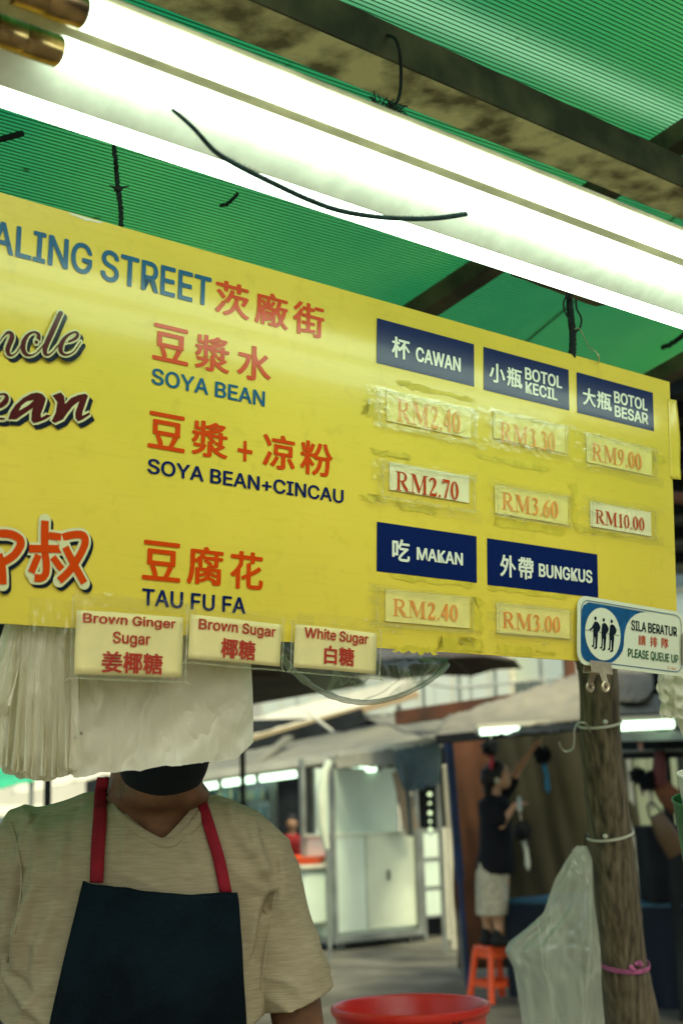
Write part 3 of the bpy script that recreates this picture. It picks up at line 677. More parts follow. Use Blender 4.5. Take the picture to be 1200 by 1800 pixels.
# ------------------------------------------------------------------ hanging sugar cards in sleeves
def sugar(label, tl, w_px, yb, lines, deg, sl_px, base=.012):
    fr = BF.turned(deg, base, tl); p0 = fr.px(*tl); p1 = fr.px(tl[0]+w_px, tl[1]); p2 = fr.px(tl[0], yb); w = p1[0]-p0[0]; h_ = p2[1]-p0[1]
    root = empty('sugar_card', fr.at(p0[0]+w/2, p2[1], 0), label, 'card', 'laminated sugar cards hanging from the board')
    bend = lambda a, b: fr.at(a, b, .004*sin(pi*(a-p0[0])/w)+.003*nz(a*14, b*14))
    grid('paper', lambda s, t: bend(p0[0]+w*s, p0[1]+h_*t), 14, 8, M_paper, root, thick=.0008)
    for (s, x0, yt, yb_, x1, kind) in lines:
        vs, fs = text_mesh(s, .03 if kind else .02)
        ym = yt; a0, b0 = fr.px(x0, yt); _, b1 = fr.px(x0, yb_); a1_, _ = fr.px(x1, yt)
        mx0, my0, mx1, my1 = min(v[0] for v in vs), min(v[1] for v in vs), max(v[0] for v in vs), max(v[1] for v in vs)
        q = [bend(a0+(v[0]-mx0)/(mx1-mx0)*(a1_-a0), b0+(my1-v[1])/(my1-my0)*(b1-b0)) + fr.n*(.0016+v[2]*1.5e-5) for v in vs]
        from_data('lettering', q, fs, M_ink, root)
    x0, y0, x1, y1 = sl_px; a, b = fr.px(x0, y0); c, _ = fr.px(x1, y0); _, d = fr.px(x0, y1)
    def sl(s, t):
        aa, bb = a+(c-a)*s, b+(d-b)*t; r = .006; 
        if t > .5 and (s < .03 or s > .97): bb -= .003
        q = bend(aa, bb); return q + fr.n*(.0034+.0018*nz(aa*60, bb*40, 3)) + ((A0-q).dot(NB)*0)*NB
    grid('sleeve', sl, 30, 22, M_tape, root)
    # rim of the laminate, a thick clear edge
    rim = [(a, b), (a, d-.006), (a+.006, d), (c-.006, d), (c, d-.006), (c, b)]
    mb = MB(); mb.tube([bend(*q)+fr.n*.003 for q in cr(rim, 3)], .0011, 6); mb.build('sleeve_rim', M_tape2, root)
    return root
sugar('laminated Brown Ginger Sugar card, leftmost and tallest of the three', (135, 1072), 187, 1185, [('Brown Ginger', 145, 1077, 1099, 308, 0), ('Sugar', 195, 1110, 1136, 263, 0), ('姜椰糖', 176, 1144, 1182, 285, 1)], -.4, (128, 1046, 327, 1192))
sugar('laminated Brown Sugar card between the ginger and white sugar ones', (335, 1080), 160, 1158, [('Brown Sugar', 348, 1087, 1111, 484, 0), ('椰糖', 385, 1121, 1156, 448, 1)], 1.5, (331, 1068, 497, 1165))
sugar('laminated White Sugar card, rightmost of the three', (519, 1097), 143, 1173, [('White Sugar', 533, 1102, 1126, 646, 0), ('白糖', 566, 1134, 1167, 621, 1)], 1.5, (513, 1090, 667, 1181))
# long clear tape that holds the sugar cards
for (x0, y0, x1, h_, dy, lab) in ((118, 1040, 330, 24, .004, 'wrinkled clear tape across the top of the ginger sugar card'), (300, 1058, 535, 20, .006, 'wrinkled clear tape above the brown sugar card'), (505, 1076, 690, 22, .004, 'wrinkled clear tape above the white sugar card'), (36, 1052, 130, 60, 0, 'clear tape patch wrapped round the board edge beside the ginger sugar card')):
    o = film(BF, x0, y0, y0+h_, x1, .021, M_tape, 'clear_tape', None, .003, 50, 6, dy); tag(o, lab, 'tape', 'clear tape holding the sugar cards')

# ------------------------------------------------------------------ queue sign with its clips
QF = BF.turned(2.0, .012, (1016, 1052))
qs = empty('queue_sign', QF.at(QF.px(1100, 1180)[0], QF.px(1100, 1180)[1]), 'white and blue queue sign clipped to the lower right board corner', 'sign')
za = lambda x, y: QF.px(1000+x/6, 1030+y/6)
def rr(x0, y0, x1, y1, r, n=6):
    out = []
    for cx, cy, t0 in ((x1-r, y0+r, -pi/2), (x1-r, y1-r, 0), (x0+r, y1-r, pi/2), (x0+r, y0+r, pi)):
        out += [(cx+r*cos(t0+pi/2*k/n), cy+r*sin(t0+pi/2*k/n)) for k in range(n+1)]
    return out
q0 = QF.px(1015, 1110)[0]; q1 = QF.px(1200.5, 1130)[0]; qt = za(300, 128)[1]; qb = za(300, 850)[1]
M_plate = mat('sign_white', (.70, .72, .55), .25, .5, coat=.3)
mb = MB(); mb.slab([QF.at(a, b) for a, b in rr(q0, qt, q1, qb, .022)], -NB*.0025); mb.build('plate', M_plate, qs)
M_sblue = mat('sign_blue', (.008, .085, .22), .3, .5, var=.15, scale=50)
fl = Flat(QF, .0006)
fl.poly([za(*p) for p in [(130, 250), (145, 205), (200, 172), (400, 205), (640, 247), (850, 280), (800, 274), (740, 282), (690, 302), (640, 345), (600, 410), (580, 490), (573, 560), (570, 630), (555, 690), (520, 745), (470, 792), (420, 820), (360, 838), (250, 818), (180, 790), (140, 745), (120, 680), (120, 500), (125, 350)]])
m_ = .0075; ln = rr(q0+m_, qt+m_, q1-m_, qb-m_, .018); lo_ = [p for p in ln]
fl.stroke([(a, b, .0014) for a, b in ln], 0, False, True); fl.build('blue_print', M_sblue, qs)
cx, cy = za(347, 507); _, cy1 = za(347, 232); cr_ = abs(cy1-cy); cxe = (za(533, 530)[0]-za(160, 485)[0])/2
fl = Flat(QF, .0016); fl.poly([(cx+cxe*cos(k*pi/24), cy+cr_*sin(k*pi/24)) for k in range(48)]); fl.build('white_disc', M_plate, qs)
fl = Flat(QF, .0022)
man = [(247, 388), (262, 374), (282, 376), (300, 395), (318, 435), (308, 470), (290, 488), (292, 520), (286, 580), (281, 655), (262, 668), (246, 664), (250, 652), (264, 640), (262, 540), (256, 540), (250, 640), (240, 645), (224, 642), (226, 630), (238, 622), (242, 540), (240, 470)]
arm = [(205, 470), (195, 462), (228, 432), (242, 398), (250, 430), (235, 455)]
for k, (dx, dy) in enumerate(((0, 0), (87, 17), (170, 32))):
    fl.poly([za(x+dx, y+dy) for x, y in man])
    if k == 0: fl.poly([za(x, y) for x, y in arm])
    a, b = za(265+dx, 342+dy); fl.poly([(a+.0033*cos(t*pi/10), b+.0033*sin(t*pi/10)) for t in range(20)])
a, b = za(160, 464); c, d = za(512, 524); fl.stroke([(a, b, .0008), (c, d, .0008)], 0, False); fl.build('queue_pictogram', M_shadow, qs)
def qw(s, x0, yt, yb, x1, y1, m, bold):
    vs, fs = text_mesh(s, bold); a0, b0 = za(x0, yt); _, b1 = za(x0, yb); a1_, _ = za(x1, y1)
    mx0, my0, mx1, my1 = min(v[0] for v in vs), min(v[1] for v in vs), max(v[0] for v in vs), max(v[1] for v in vs)
    from_data('lettering', [QF.at(a0+(v[0]-mx0)/(mx1-mx0)*(a1_-a0), b0+(my1-v[1])/(my1-my0)*(b1-b0), .0012+v[2]*1.5e-5) for v in vs], fs, m, qs)
qw('SILA BERATUR', 645, 358, 465, 1128, 490, M_shadow, .02)
qw('請', 722, 512, 620, 800, 570, M_red, .012); qw('排', 845, 528, 636, 922, 590, M_red, .012); qw('隊', 965, 543, 652, 1040, 600, M_red, .012)
qw('PLEASE QUEUE UP', 612, 655, 755, 1142, 760, M_dkgreen, .02)
qw('CT-0013', 1028, 850, 878, 1118, 870, M_red, 0)
def bulldog(pos, along, down, label, w=.056):
    root = empty('bulldog_clip', pos, label, 'clip', 'steel bulldog clips on the queue sign')
    mb = MB(); n = NB
    for s in (1, -1):
        mb.slab([pos + along*(-w/2) - down*.010 + n*.0055*s, pos + along*(w/2) - down*.010 + n*.0055*s, pos + along*(w/2) + down*.011 + n*.0095*s, pos + along*(-w/2) + down*.011 + n*.0095*s], n*.0012*s)
    mb.slab([pos - along*w/2 + down*.010 + n*.0105, pos + along*w/2 + down*.010 + n*.0105, pos + along*w/2 + down*.010 - n*.0105, pos - along*w/2 + down*.010 - n*.0105], down*.0014)
    mb.build('jaw', M_steel, root, bevel=.0004)
    for s in (1, -1):
        mb = MB(); c = pos + down*.034 + n*.014*s + along*.004*s
        mb.slab([pos + along*(-.009) + down*.009 + n*.0095*s, pos + along*.009 + down*.009 + n*.0095*s, c + along*.007 - down*.005, c - along*.007 - down*.005], n*.001*s)
        ring = [c + along*(.0085*cos(t*pi/8)) + down*(.0080*sin(t*pi/8)) for t in range(17)]
        mb.tube(ring, .0024, 8, False); mb.lathe(c - n*.0005, [(.0030, 0), (.0075, 0), (.0075, .001), (.0030, .001)], 16, n)
        mb.build('grip', M_steel, root, smooth=.8)
c = za(300, 858); bulldog(QF.at(*c, 0), QF.ex, QF.ey, 'bulldog clip hanging under the queue sign')
c = za(1186, 660); bulldog(QF.at(*c, 0)+QF.ex*.002, QF.ey, QF.ex, 'bulldog clip gripping the right end of the queue sign')

# ------------------------------------------------------------------ cords that hang the board
def cord(pts, r, label, knot=None, strands=3, cat='cord', m=None):
    q = sweep(pts, 10); mb = MB(); n = len(q)
    for s in range(strands):
        pp = []
        for i, p in enumerate(q):
            t = (q[min(n-1, i+1)]-q[max(0, i-1)]).normalized(); u = t.orthogonal().normalized(); w = t.cross(u); an = i*.85 + 2*pi*s/strands
            pp.append(p + (u*cos(an)+w*sin(an))*r*.75 + V((nz(i*.6, s), nz(i*.6, 7), 0))*r*.5)
        mb.tube(pp, [r*(.75+.35*abs(nz(i*.5, 3))) for i in range(n)], 7)
    if knot:
        mb.ball(knot, r*2.6, r*2.2, r*2.0, 6); mb.tube([knot, knot+RT*r*6+UP*r*1.5], [r, r*.3], 5); mb.tube([knot, knot-RT*r*5+UP*r*2], [r, r*.3], 5); mb.tube([knot, knot+RT*r*2-UP*r*5], [r*1.2, r*.4], 5)
    return tag(mb.build('board_cord', m or M_black, None, smooth=1.2), label, cat, 'black cords holding up the board')
bt = lambda x, y: BF.at(BF.px(x, y)[0], .004, -.003)
cord([bt(215, 400), P(213, 370, 1.93), P(208, 332, 1.95), P(205, 300, 1.98), P(201, 255, 2.0), on_roof(198, 190, .0)], .0026, 'knotted black cord holding the left part of the board', P(208, 332, 1.945))
cord([bt(1007, 618), P(1006, 590, 2.5), P(1003, 560, 2.52), P(1000, 530, 2.55), P(998, 505, 2.6), on_roof(996, 470, .0)], .0046, 'thick braided black cord holding the right part of the board', None, 4)
hung('wire_end', [P(1003, 566, 2.5), P(994, 552, 2.5), P(990, 540, 2.5), P(991, 528, 2.5), P(998, 515, 2.52)], .0017, M_black, 'black wire loop left of the braided cord', 'wire')
hung('wire_end', [P(1012, 527, 2.5), P(1013, 543, 2.5), P(1021, 560, 2.5), P(1018, 577, 2.5), P(1009, 584, 2.5)], .0019, M_black, 'black wire curling right of the braided cord', 'wire')
hung('wire_end', [P(1009, 579, 2.5), P(1018, 578, 2.49), P(1028, 597, 2.48), P(1036, 611, 2.47), P(1046, 618, 2.46), P(1052, 628, 2.46), bt(1053, 640)], .0011, M_steel, 'thin pale wire bent down to the board top', 'wire')
mb = MB(); mb.bar(P(915, 476, 2.62), P(1062, 532, 2.85), .05, .012, UP)
tag(mb.build('wood_strip', mat('old_wood', (.12, .09, .045), .8, .2, var=.3, scale=18, stretch=(1, 1, 1)), bevel=.002), 'narrow weathered wood strip under the roof where the braided cord hangs', 'wood strip')

# ------------------------------------------------------------------ white bags hung behind the board
def bd(x): return 1.67*3535/(3535-x)                       # how deep the foot of the board lies
bags = empty('bag_bundle', P(250, 1100, 1.80), 'bundle of white plastic bags hanging below the left of the board', 'bags')
def flat_bag(x0, x1, yb0, yb1, d, seed, ytop=1040):
    def fn(s, t):
        x = x0 + (x1-x0)*s + (10*sin(t*2.2+seed)*s if s > .5 else 0); yb = yb0 + (yb1-yb0)*s + 5*nz(s*9, seed) + 2*nz(s*30, seed)
        if s > .9: yb -= (s-.9)*10*26*(1 if s > .93 else .4)
        y = ytop + (yb-ytop)*t
        x += (s-.5)*16*(t-.6)
        z = d + .014*nz(s*2.6+seed, t*3.0) + .008*nz(s*6+t*3, t*5, seed) + .004*nz(s*16-t*9, t*6, seed) + .0022*nz(s*34, t*8)*(t>.75) + .018*(1-t)*sin(s*5)*.3
        return P(x, y, bd(x)+z)
    return fn
for k in range(5):
    grid('bag', flat_bag(132-3*k, 431-5*k+random.uniform(-6, 7), 1366-k*3.5, 1331-k*4.5, .045+.010*k, k*3.7), 60, 46, M_whitebag, bags)
# folded left edges of the bags, a row of long pleats
def tri(x): x = x-math.floor(x); return 2*abs(2*x-1)-1
def pleats(xl0, xl1, xr0, xr1, yl, yr, base, nf, ph, amp):
    def fn(s, t):
        s2 = s + .018*nz(t*2.2, ph, 1) + .03*(s*(1-s))*nz(s*6, t*1.5, ph)
        xl = xl0+(xl1-xl0)*t**1.4 - 7*sin(pi*t); xr = xr0+(xr1-xr0)*t**1.6 + 3*sin(pi*t)
        f = s2*nf + ph + .35*nz(s*5, t*1.2, ph); w = tri(f); w = math.copysign(abs(w)**.7, w)
        y = 1080 + (yl+(yr-yl)*s + 22*sin(pi*s) - 1080)*t + (4*w + 3*nz(s*30, ph))*t*t
        fl = .45+.9*t + (.6*max(0, t-.86)*5)
        x = xl+(xr-xl)*s2 + 4.2*sin(2*pi*f)*fl
        return P(x, y, bd(x) + base + amp*w*fl + .0022*nz(s*22, t*9, ph) + .0012*nz(s*50, t*22))
    return fn
grid('bag', pleats(14, -24, 134, 138, 1338, 1354, .050, 7, .2, .0075), 260, 60, M_whitebag, bags)
grid('bag', pleats(22, -2, 128, 134, 1344, 1350, .036, 6, .9, .0085), 240, 60, M_whitebag, bags)
grid('bag', pleats(46, 22, 128, 136, 1350, 1344, .024, 4.6, 1.6, .0080), 200, 60, M_whitebag, bags)
grid('bag', pleats(12, -34, 46, 24, 1232, 1236, .030, 2.5, .4, .0075), 120, 50, M_whitebag, bags)
mb = MB(); mb.box(P(140, 1289, bd(140)+.028), .008, .0008, .004, RT, FW, UP); mb.box(P(136, 1296, bd(136)+.028), .007, .0008, .004, RT, FW, UP); mb.build('grey_print', mat('grey_print', (.22, .22, .18), .6), bags)
# cord that carries them
hung('bag_string', [P(120, 1110, bd(120)+.05), P(125, 1060, bd(125)+.03), BF.at(*BF.px(126, 1010), -.012)], .0018, M_black, 'string holding the white bags behind the board', 'string')

# bags on the right, behind the queue sign
rb = empty('plastic_bag', P(1190, 1180, 2.7), 'crumpled white plastic bags hanging right of the queue sign', 'bags')
def fn(s, t):
    a = -pi*.5 + (s-.5)*5.2; prof = [(0, 52), (.2, 62), (.42, 66), (.55, 50), (.8, 34), (1, 22)]
    for (t0, r0), (t1, r1) in zip(prof, prof[1:]):
        if t <= t1: r = r0 + (r1-r0)*(t-t0)/(t1-t0); break
    r *= 1+.12*nz(s*6, t*3)+.035*nz(s*18, t*6)
    return P(1208 + 18*t + r*cos(a+pi/2)*1.0, 1165 + 145*t + 12*nz(s*8, 3), 2.72 + r*.001*sin(a))
grid('bag', lambda s, t: fn(s, t), 60, 40, M_whitebag, rb)
fn2 = lambda s, t: P(1160 + 110*s + 14*nz(t*3, s*6), 1158 + 100*t + 25*s*(1-s) + 8*nz(s*16, 1), 2.68 + .02*nz(s*6, t*6) + .008*nz(s*19, t*9))
grid('bag', fn2, 50, 30, M_whitebag, rb)
hung('bag_string', [P(1215, 1190, 2.7), P(1213, 900, 2.78), on_roof(1210, 500, 0)], .0018, M_black, 'string holding the crumpled bags right of the queue sign', 'string')

# sagging sheet of clear film under the board
M_film = sheer('clear_film', (.62, .62, .50), .80, .3, .1, .5, 8, crease=.35, cscale=5)
def fn(s, t):
    x = 497 + 290*s; low = 1154 + (s*14) + 74*sin(pi*(s**.92))**.8
    y0 = 1120 + 36*s
    return P(x, y0 + (low-y0)*t, 2.05 + .55*s - .04*sin(pi*t) + .01*nz(s*8, t*5))
o = grid('clear_film', fn, 60, 16, M_film); tag(o, 'sagging clear plastic film below the white sugar card', 'plastic film')
mb = MB(); mb.tube([fn(i/60, 1) for i in range(61)], [.0045+.003*abs(nz(i*.2)) for i in range(61)], 8); mb.build('rolled_edge', sheer('film_edge', (.62, .62, .50), .55, .5, .15, .3, 30), o, smooth=1.0)

# ------------------------------------------------------------------ the stall keeper
M_skin = mat('skin', (.165, .078, .042), .6, .25, var=.22, scale=22, sub=.05, bump=.25, bscale=90)
def shirt_material():
    m = mat('slub_shirt', (.38, .315, .205), .9, .15, col2=(.29, .235, .15), scale=55, lo=.32, hi=.72, stretch=(.6, .6, 6), detail=5, bump=.18, bscale=60)
    return m
M_shirt = shirt_material()
M_apron = mat('navy_apron', (.0030, .0085, .0125), .88, .10, var=.35, scale=9, bump=.35, bscale=260)
M_strap = mat('red_strap', (.24, .006, .018), .75, .25, var=.1, scale=60, bump=.3, bscale=400)
M_mask = mat('black_mask', (.008, .012, .016), .8, .2, bump=.1, bscale=150)
M_hair = mat('black_hair', (.008, .008, .008), .5, .4, bump=.6, bscale=120, stretch=(1, 1, .2))
dm = 2.2; K = dm/F
keeper = empty('person', V((P(270, 1400, dm).x, 2.25, 0)), 'stall keeper in beige T-shirt, navy apron and black mask behind the board', 'person')
def px(x, y, dd=0): return P(x, y, dm+dd)
zM = lambda y: y
# body
mb = MB()
hd = [(1232, 84, .088), ]
mb.ball(px(283, 1238), .082, .098, .118, 12)                                  # skull
mb.ball(px(288, 1330, -.012), .070, .080, .078, 12)                           # jaw
mb.ball(px(290, 1352, -.045), .036, .034, .036, 8)                            # chin
mb.ball(px(286, 1398, .000), .079, .084, .030, 12)                            # flesh under the chin
mb.cap_(px(284, 1290, -.10), px(285, 1262, -.085), .015, .010)                # nose
mb.ball(px(285, 1292, -.103), .018, .013, .012, 6)
mb.ball(px(286, 1322, -.090), .026, .014, .009, 6)                            # lips
for s in (-1, 1):
    mb.ball(px(285+s*92, 1268, .01), .012, .02, .033, 8)                      # ears
    mb.ball(px(285+s*34, 1244, -.086), .022, .010, .007, 6)                   # brows
mb.cap_(px(275, 1360, .03), px(272, 1470, .045), .076, .082, 20)              # neck
prof = [(1405, 165, 385, .062), (1430, 85, 440, .083), (1462, 22, 482, .10), (1505, -10, 495, .115), (1570, -8, 488, .12), (1660, 10, 465, .125), (1820, 0, 462, .14), (2000, -5, 468, .145), (2250, 0, 462, .14), (2330, 15, 445, .12)]
rings = lambda grow=0: [(px((a+b)/2, y, .045), RT*((b-a)/2*K+grow), FW*(t+grow)) for y, a, b, t in prof]
mb.loft(rings(-.020))
armR = [(452, 1512), (518, 1760), (546, 1960)]; armL = [(35, 1502), (-38, 1750), (-60, 1960)]
for A, s in ((armR, 1), (armL, -1)):
    mb.cap_(px(*A[0], .04), px(*A[1], .05), .042, .042); mb.cap_(px(*A[1], .05), px(*A[2], .04), .045, .040)
    el = px(*A[2], .04); wr = el + V((-s*.05, -.21, -.10)); mb.cap_(el, wr, .040, .025)
    pc = wr + V((-s*.015, -.06, -.02)); mb.cap_(wr, pc, .024, .030)
    ax = V((1, -.1, 0)).normalized(); fd = (pc-wr).normalized()
    for k in range(4):
        b0_ = pc + ax*(k-1.5)*.018 + fd*.008; L = (.040, .046, .042, .032)[k]; m1 = b0_ + fd*L + V((0, 0, -.006)); e = m1 + fd*L*.6 + V((0, 0, -.018))
        mb.cap_(b0_, m1, .0092, .0085, 8); mb.cap_(m1, e, .0085, .0075, 8)
    t0 = wr + fd*.02 - ax*s*.02; t1 = t0 + fd*.03 - ax*s*.03; mb.cap_(t0, t1, .011, .010, 8); mb.cap_(t1, t1+fd*.028, .010, .008, 8)
hip = px(230, 2300, .045)
for s in (-1, 1):
    h0 = V((hip.x+s*.095, hip.y, .86)); kn = V((hip.x+s*.10, hip.y-.01, .47)); an = V((hip.x+s*.10, hip.y+.01, .09))
    mb.cap_(h0, kn, .085, .058); mb.cap_(kn, an, .056, .038); mb.cap_(an+V((0, .03, -.04)), an+V((0, -.14, -.058)), .038, .032)
mb.fused('body', M_skin, keeper, .0075, 5)
for s in (-1, 1):
    mb = MB(); mb.ball(px(285+s*34, 1257, -.078), .0115, .0115, .0115, 8); e = mb.build('eye', mat('eye_white', (.7, .68, .62), .2), keeper, smooth=1.0)
    mb = MB(); mb.ball(px(285+s*34, 1257, -.0875), .0045, .003, .0045, 8); mb.build('iris', M_black, e, smooth=1.0)
hm = MB(); hm.ball(px(283, 1222, .012), .090, .104, .112, 14)
hm.fused('hair', M_hair, keeper, .009, 3, keep=lambda c: c.z > px(283, 1215).z or (c.y > dm+.03 and c.z > px(283, 1300).z))
# mask: a shell in front of the lower face
mk = MB(); mk.ball(px(289, 1325, -.018), .0765, .090, .080, 16); mk.ball(px(288, 1275, -.018), .078, .088, .05, 16); mk.cap_(px(288, 1290, -.106), px(289, 1340, -.098), .012, .014)
mk.fused('face_mask', M_mask, keeper, .005, 8, keep=lambda c: c.y < dm+.005)
# shirt
FOLDS = [((398, 1418), (432, 1500), 8, .006), ((418, 1425), (452, 1530), 8, .005), ((440, 1440), (474, 1560), 9, .006), ((478, 1575), (452, 1745), 8, -.011), ((492, 1590), (476, 1740), 9, .007), ((452, 1590), (440, 1720), 10, .006), ((500, 1500), (540, 1640), 9, .004),
 ((520, 1560), (560, 1690), 8, -.004), ((60, 1430), (30, 1560), 9, .005), ((85, 1420), (60, 1540), 9, .004), ((38, 1530), (10, 1690), 8, -.010), ((62, 1560), (30, 1700), 10, .007), ((95, 1600), (50, 1760), 12, .005), ((10, 1640), (-20, 1760), 10, .005),
 ((452, 1760), (500, 1700), 9, .005), ((230, 1430), (215, 1520), 9, .003), ((330, 1440), (345, 1530), 9, .003), ((120, 1480), (105, 1570), 10, .004), ((140, 1420), (120, 1500), 8, -.003), ((440, 1800), (455, 1700), 9, .005), ((20, 1720), (80, 1800), 12, .006), ((0, 1690), (50, 1740), 8, -.006)]
def photo_xy(p):
    q = p-CC; z = q.dot(FW); return 600+F*q.dot(RT)/z, 900-F*q.dot(UP)/z
def ridge(c):
    if c.y > dm+.07: return 0
    x, y = photo_xy(c); o = 0
    for (x0, y0), (x1, y1), w, am in FOLDS:
        dx, dy = x1-x0, y1-y0; t = ((x-x0)*dx+(y-y0)*dy)/(dx*dx+dy*dy)
        if -.3 < t < 1.3:
            tt = max(0, min(1, t)); e = ((x-x0-dx*tt + 5*sin(tt*4))**2+(y-y0-dy*tt)**2)/(w*w)
            if e < 6: o += 1.9*am*math.exp(-e)*(1-.5*abs(tt-.4))
    return o
def folds_(c):
    return ridge(c) + folds0(c)
def folds0(c):
    q = c - px(270, 1500); x, z = q.x, q.z
    side = max(0, min(1, (abs(x)-.10)*9)); low = max(0, min(1, -z*4))
    r = 1-abs(noise.noise(V((x*13-abs(z)*7*(1 if x > 0 else -1), z*4+3, c.y*3))))*2.4
    r2 = 1-abs(noise.noise(V((x*7+z*11, z*6-x*4, 8+c.y*3))))*2.6
    return .004*noise.noise(V((x*8+z*4, z*6-x*5, c.y*4))) + (.010*max(0, r)**2)*side + .0075*max(0, r2)**2*(.35+.65*low)
sh = MB(); sh.loft([(px((a+b)/2, y, .045), RT*((b-a)/2*K+.004+.010*max(0, (y-1500)/400)), FW*(t+.006+.012*max(0, (y-1500)/400))) for y, a, b, t in prof[:8]], 36)
for A, s in ((armR, 1), (armL, -1)):
    e = (A[0][0]+(A[1][0]-A[0][0])*1.05, A[0][1]+(A[1][1]-A[0][1])*1.05)
    sh.cap_(px(A[0][0]-s*22, A[0][1]-4, .045), px(A[0][0]+s*4, A[0][1]+60, .045), .070, .066, 24)
    sh.cap_(px(A[0][0]+s*2, A[0][1]+40, .045), px(e[0]+s*2, e[1], .05), .066, .063, 24)
    sh.cap_(px(190 if s < 0 else 352, 1414, .05), px(A[0][0]-s*30, A[0][1]-22, .045), .026, .055, 20)
nk = px(275, 1440, .035)
V0 = px(292, 1474); VL = px(188, 1392); VR = px(360, 1398)
def neck_over(c):
    "how far above the neck opening's edge a point lies; negative where cloth stays"
    zl_ = V0.z + (abs(c.x-V0.x)/ (abs(VL.x-V0.x) if c.x < V0.x else abs(VR.x-V0.x)))**1.25*(VL.z-V0.z)
    if c.y > dm+.05: zl_ = VL.z - .010 + max(0, abs(c.x-px(274, 1430).x)-.088)*5
    r2 = ((c.x-px(272, 1430).x)/.094)**2
    return c.z-zl_
hems = []
for A, s in ((armR, 1), (armL, -1)):
    a = px(*A[0], .045); b = px(*A[1], .05); d = (b-a).normalized(); hems.append((s, b + d*.0, (d + V((0, 0, 0))).normalized()))
shirt = sh.fused('t_shirt', M_shirt, keeper, .0052, 7, folds_)
bvh = BVHTree.FromPolygons([v.co.copy() for v in shirt.data.vertices], [tuple(p.vertices) for p in shirt.data.polygons])
bm = bmesh.new(); bm.from_mesh(shirt.data); dead = []
for v in bm.verts:
    for s, b, d in hems:
        k = (v.co-b).dot(d)+.012
        if k > 0 and (v.co-b).length < .2 and (v.co.x-b.x)*s > -.085:
            if k < .0062: v.co -= d*k
            else: dead.append(v)
            break
    else:
        k = neck_over(v.co)
        if v.co.z < px(230, 1985).z or k > .0105: dead.append(v)
        elif k > 0:
            g_ = V(((neck_over(v.co+V((.001, 0, 0)))-k)/.001, 0, 1)); v.co -= g_*(k/g_.length_squared)
bmesh.ops.delete(bm, geom=dead, context='VERTS'); bm.to_mesh(shirt.data); bm.free()
mo = shirt.modifiers.new('thickness', 'SOLIDIFY'); mo.thickness = .0022; mo.offset = -1
def on_shirt(x, y, off=.004, fb=0):
    d = D(x, y).normalized(); h_ = bvh.ray_cast(CC - V((0, 0, 0)), d)
    if h_[0] is None: return P(x, y, dm+fb)
    return h_[0] - FW*off
# collar band along the V
cb_ = [(186, 1386), (189, 1400), (205, 1422), (232, 1445), (262, 1464), (291, 1477), (312, 1468), (335, 1448), (352, 1424), (361, 1400), (362, 1388)]
q = sweep([on_shirt(x, y+2, .0040) for x, y in cb_[1:-1]], 4)
vs = []; 
for i, p in enumerate(q):
    t = (q[min(len(q)-1, i+1)]-q[max(0, i-1)]).normalized(); w = t.cross(FW).normalized()
    if w.z > 0: w = -w
    vs += [p - w*.004 + FW*.003, p - w*.0035 - FW*.0015, p + w*.008 - FW*.002, p + w*.0115 - FW*.0005, p + w*.012 + FW*.004]
from_data('collar', vs, [(5*i+k, 5*i+k+1, 5*i+k+6, 5*i+k+5) for i in range(len(q)-1) for k in range(4)], M_shirt, keeper, True)
# sleeve seams and hem stitching
for pts in ([(20, 1445), (34, 1500), (38, 1560), (26, 1640), (12, 1690)], [(478, 1470), (490, 1520), (482, 1580), (470, 1650), (458, 1740)]):
    mb = MB(); mb.tube(sweep([on_shirt(x, y, .0004) for x, y in pts], 10), .0020, 5); mb.build('seam', M_shirt, keeper, smooth=1.0)
# apron: cloth sheet lying on the shirt
def apron(s, t):
    lx = 152 - 80*t**1.0*.97 - 5*sin(t*3) ; rx = 418 + 20*t**.6; yt = 1543 + 20*s + 10*sin(pi*s)
    x = lx + (rx-lx)*s; y = yt + (1990-yt)*t if False else yt + (1900-yt)*t
    p = on_shirt(x, y, .009 + .002*sin(s*19+t*3)*t); return p
pt = [[apron(i/34, j/30) for i in range(35)] for j in range(31)]
for it in range(6):
    pt = [[(pt[j][i]*2 + pt[j][max(0, i-1)] + pt[j][min(34, i+1)] + pt[max(0, j-1)][i] + pt[min(30, j+1)][i])/6 if 0 < i < 34 and 0 < j < 30 else pt[j][i] for i in range(35)] for j in range(31)]
ap = from_data('apron', [pt[j][i] - FW*(.009 + .012*nz(i*.15+j*.04, j*.05)+.006*nz(i*.30+j*.16, j*.13)) for j in range(31) for i in range(35)], [(j*35+i, j*35+i+1, (j+1)*35+i+1, (j+1)*35+i) for j in range(30) for i in range(34)], M_apron, keeper, True)
m1 = ap.modifiers.new('thickness', 'SOLIDIFY'); m1.thickness = .0022
hm_ = MB(); hm_.tube([ap.data.vertices[i].co - FW*.001 - UP*.0015 for i in range(35)], .0019, 6); hm_.tube([ap.data.vertices[j*35+34].co - FW*.001 - RT*.001 for j in range(31)], .0017, 6); hm_.tube([ap.data.vertices[j*35].co - FW*.001 + RT*.001 for j in range(31)], .0017, 6)
hm_.build('hem', M_apron, ap, smooth=1.0)
def strap(cl, wl, parent):
    vs = []; n = 0
    for x, y, w, off in cr(cl, 7):
        c = on_shirt(x, y, .005+off); vs += [c - RT*w*K/2 - FW*0, c - RT*w*K/4 - FW*.0012, c + RT*w*K/4 - FW*.0012, c + RT*w*K/2]; n += 1
    o = from_data('strap', vs, [(4*i+k, 4*i+k+1, 4*i+k+5, 4*i+k+4) for i in range(n-1) for k in range(3)], M_strap, parent, True)
    m = o.modifiers.new('thickness', 'SOLIDIFY'); m.thickness = .002
strap([(182, 1366, 20, .0), (178, 1400, 22, 0), (177, 1440, 23, 0), (174, 1490, 23, .001), (172, 1549, 22, .003)], 0, keeper)
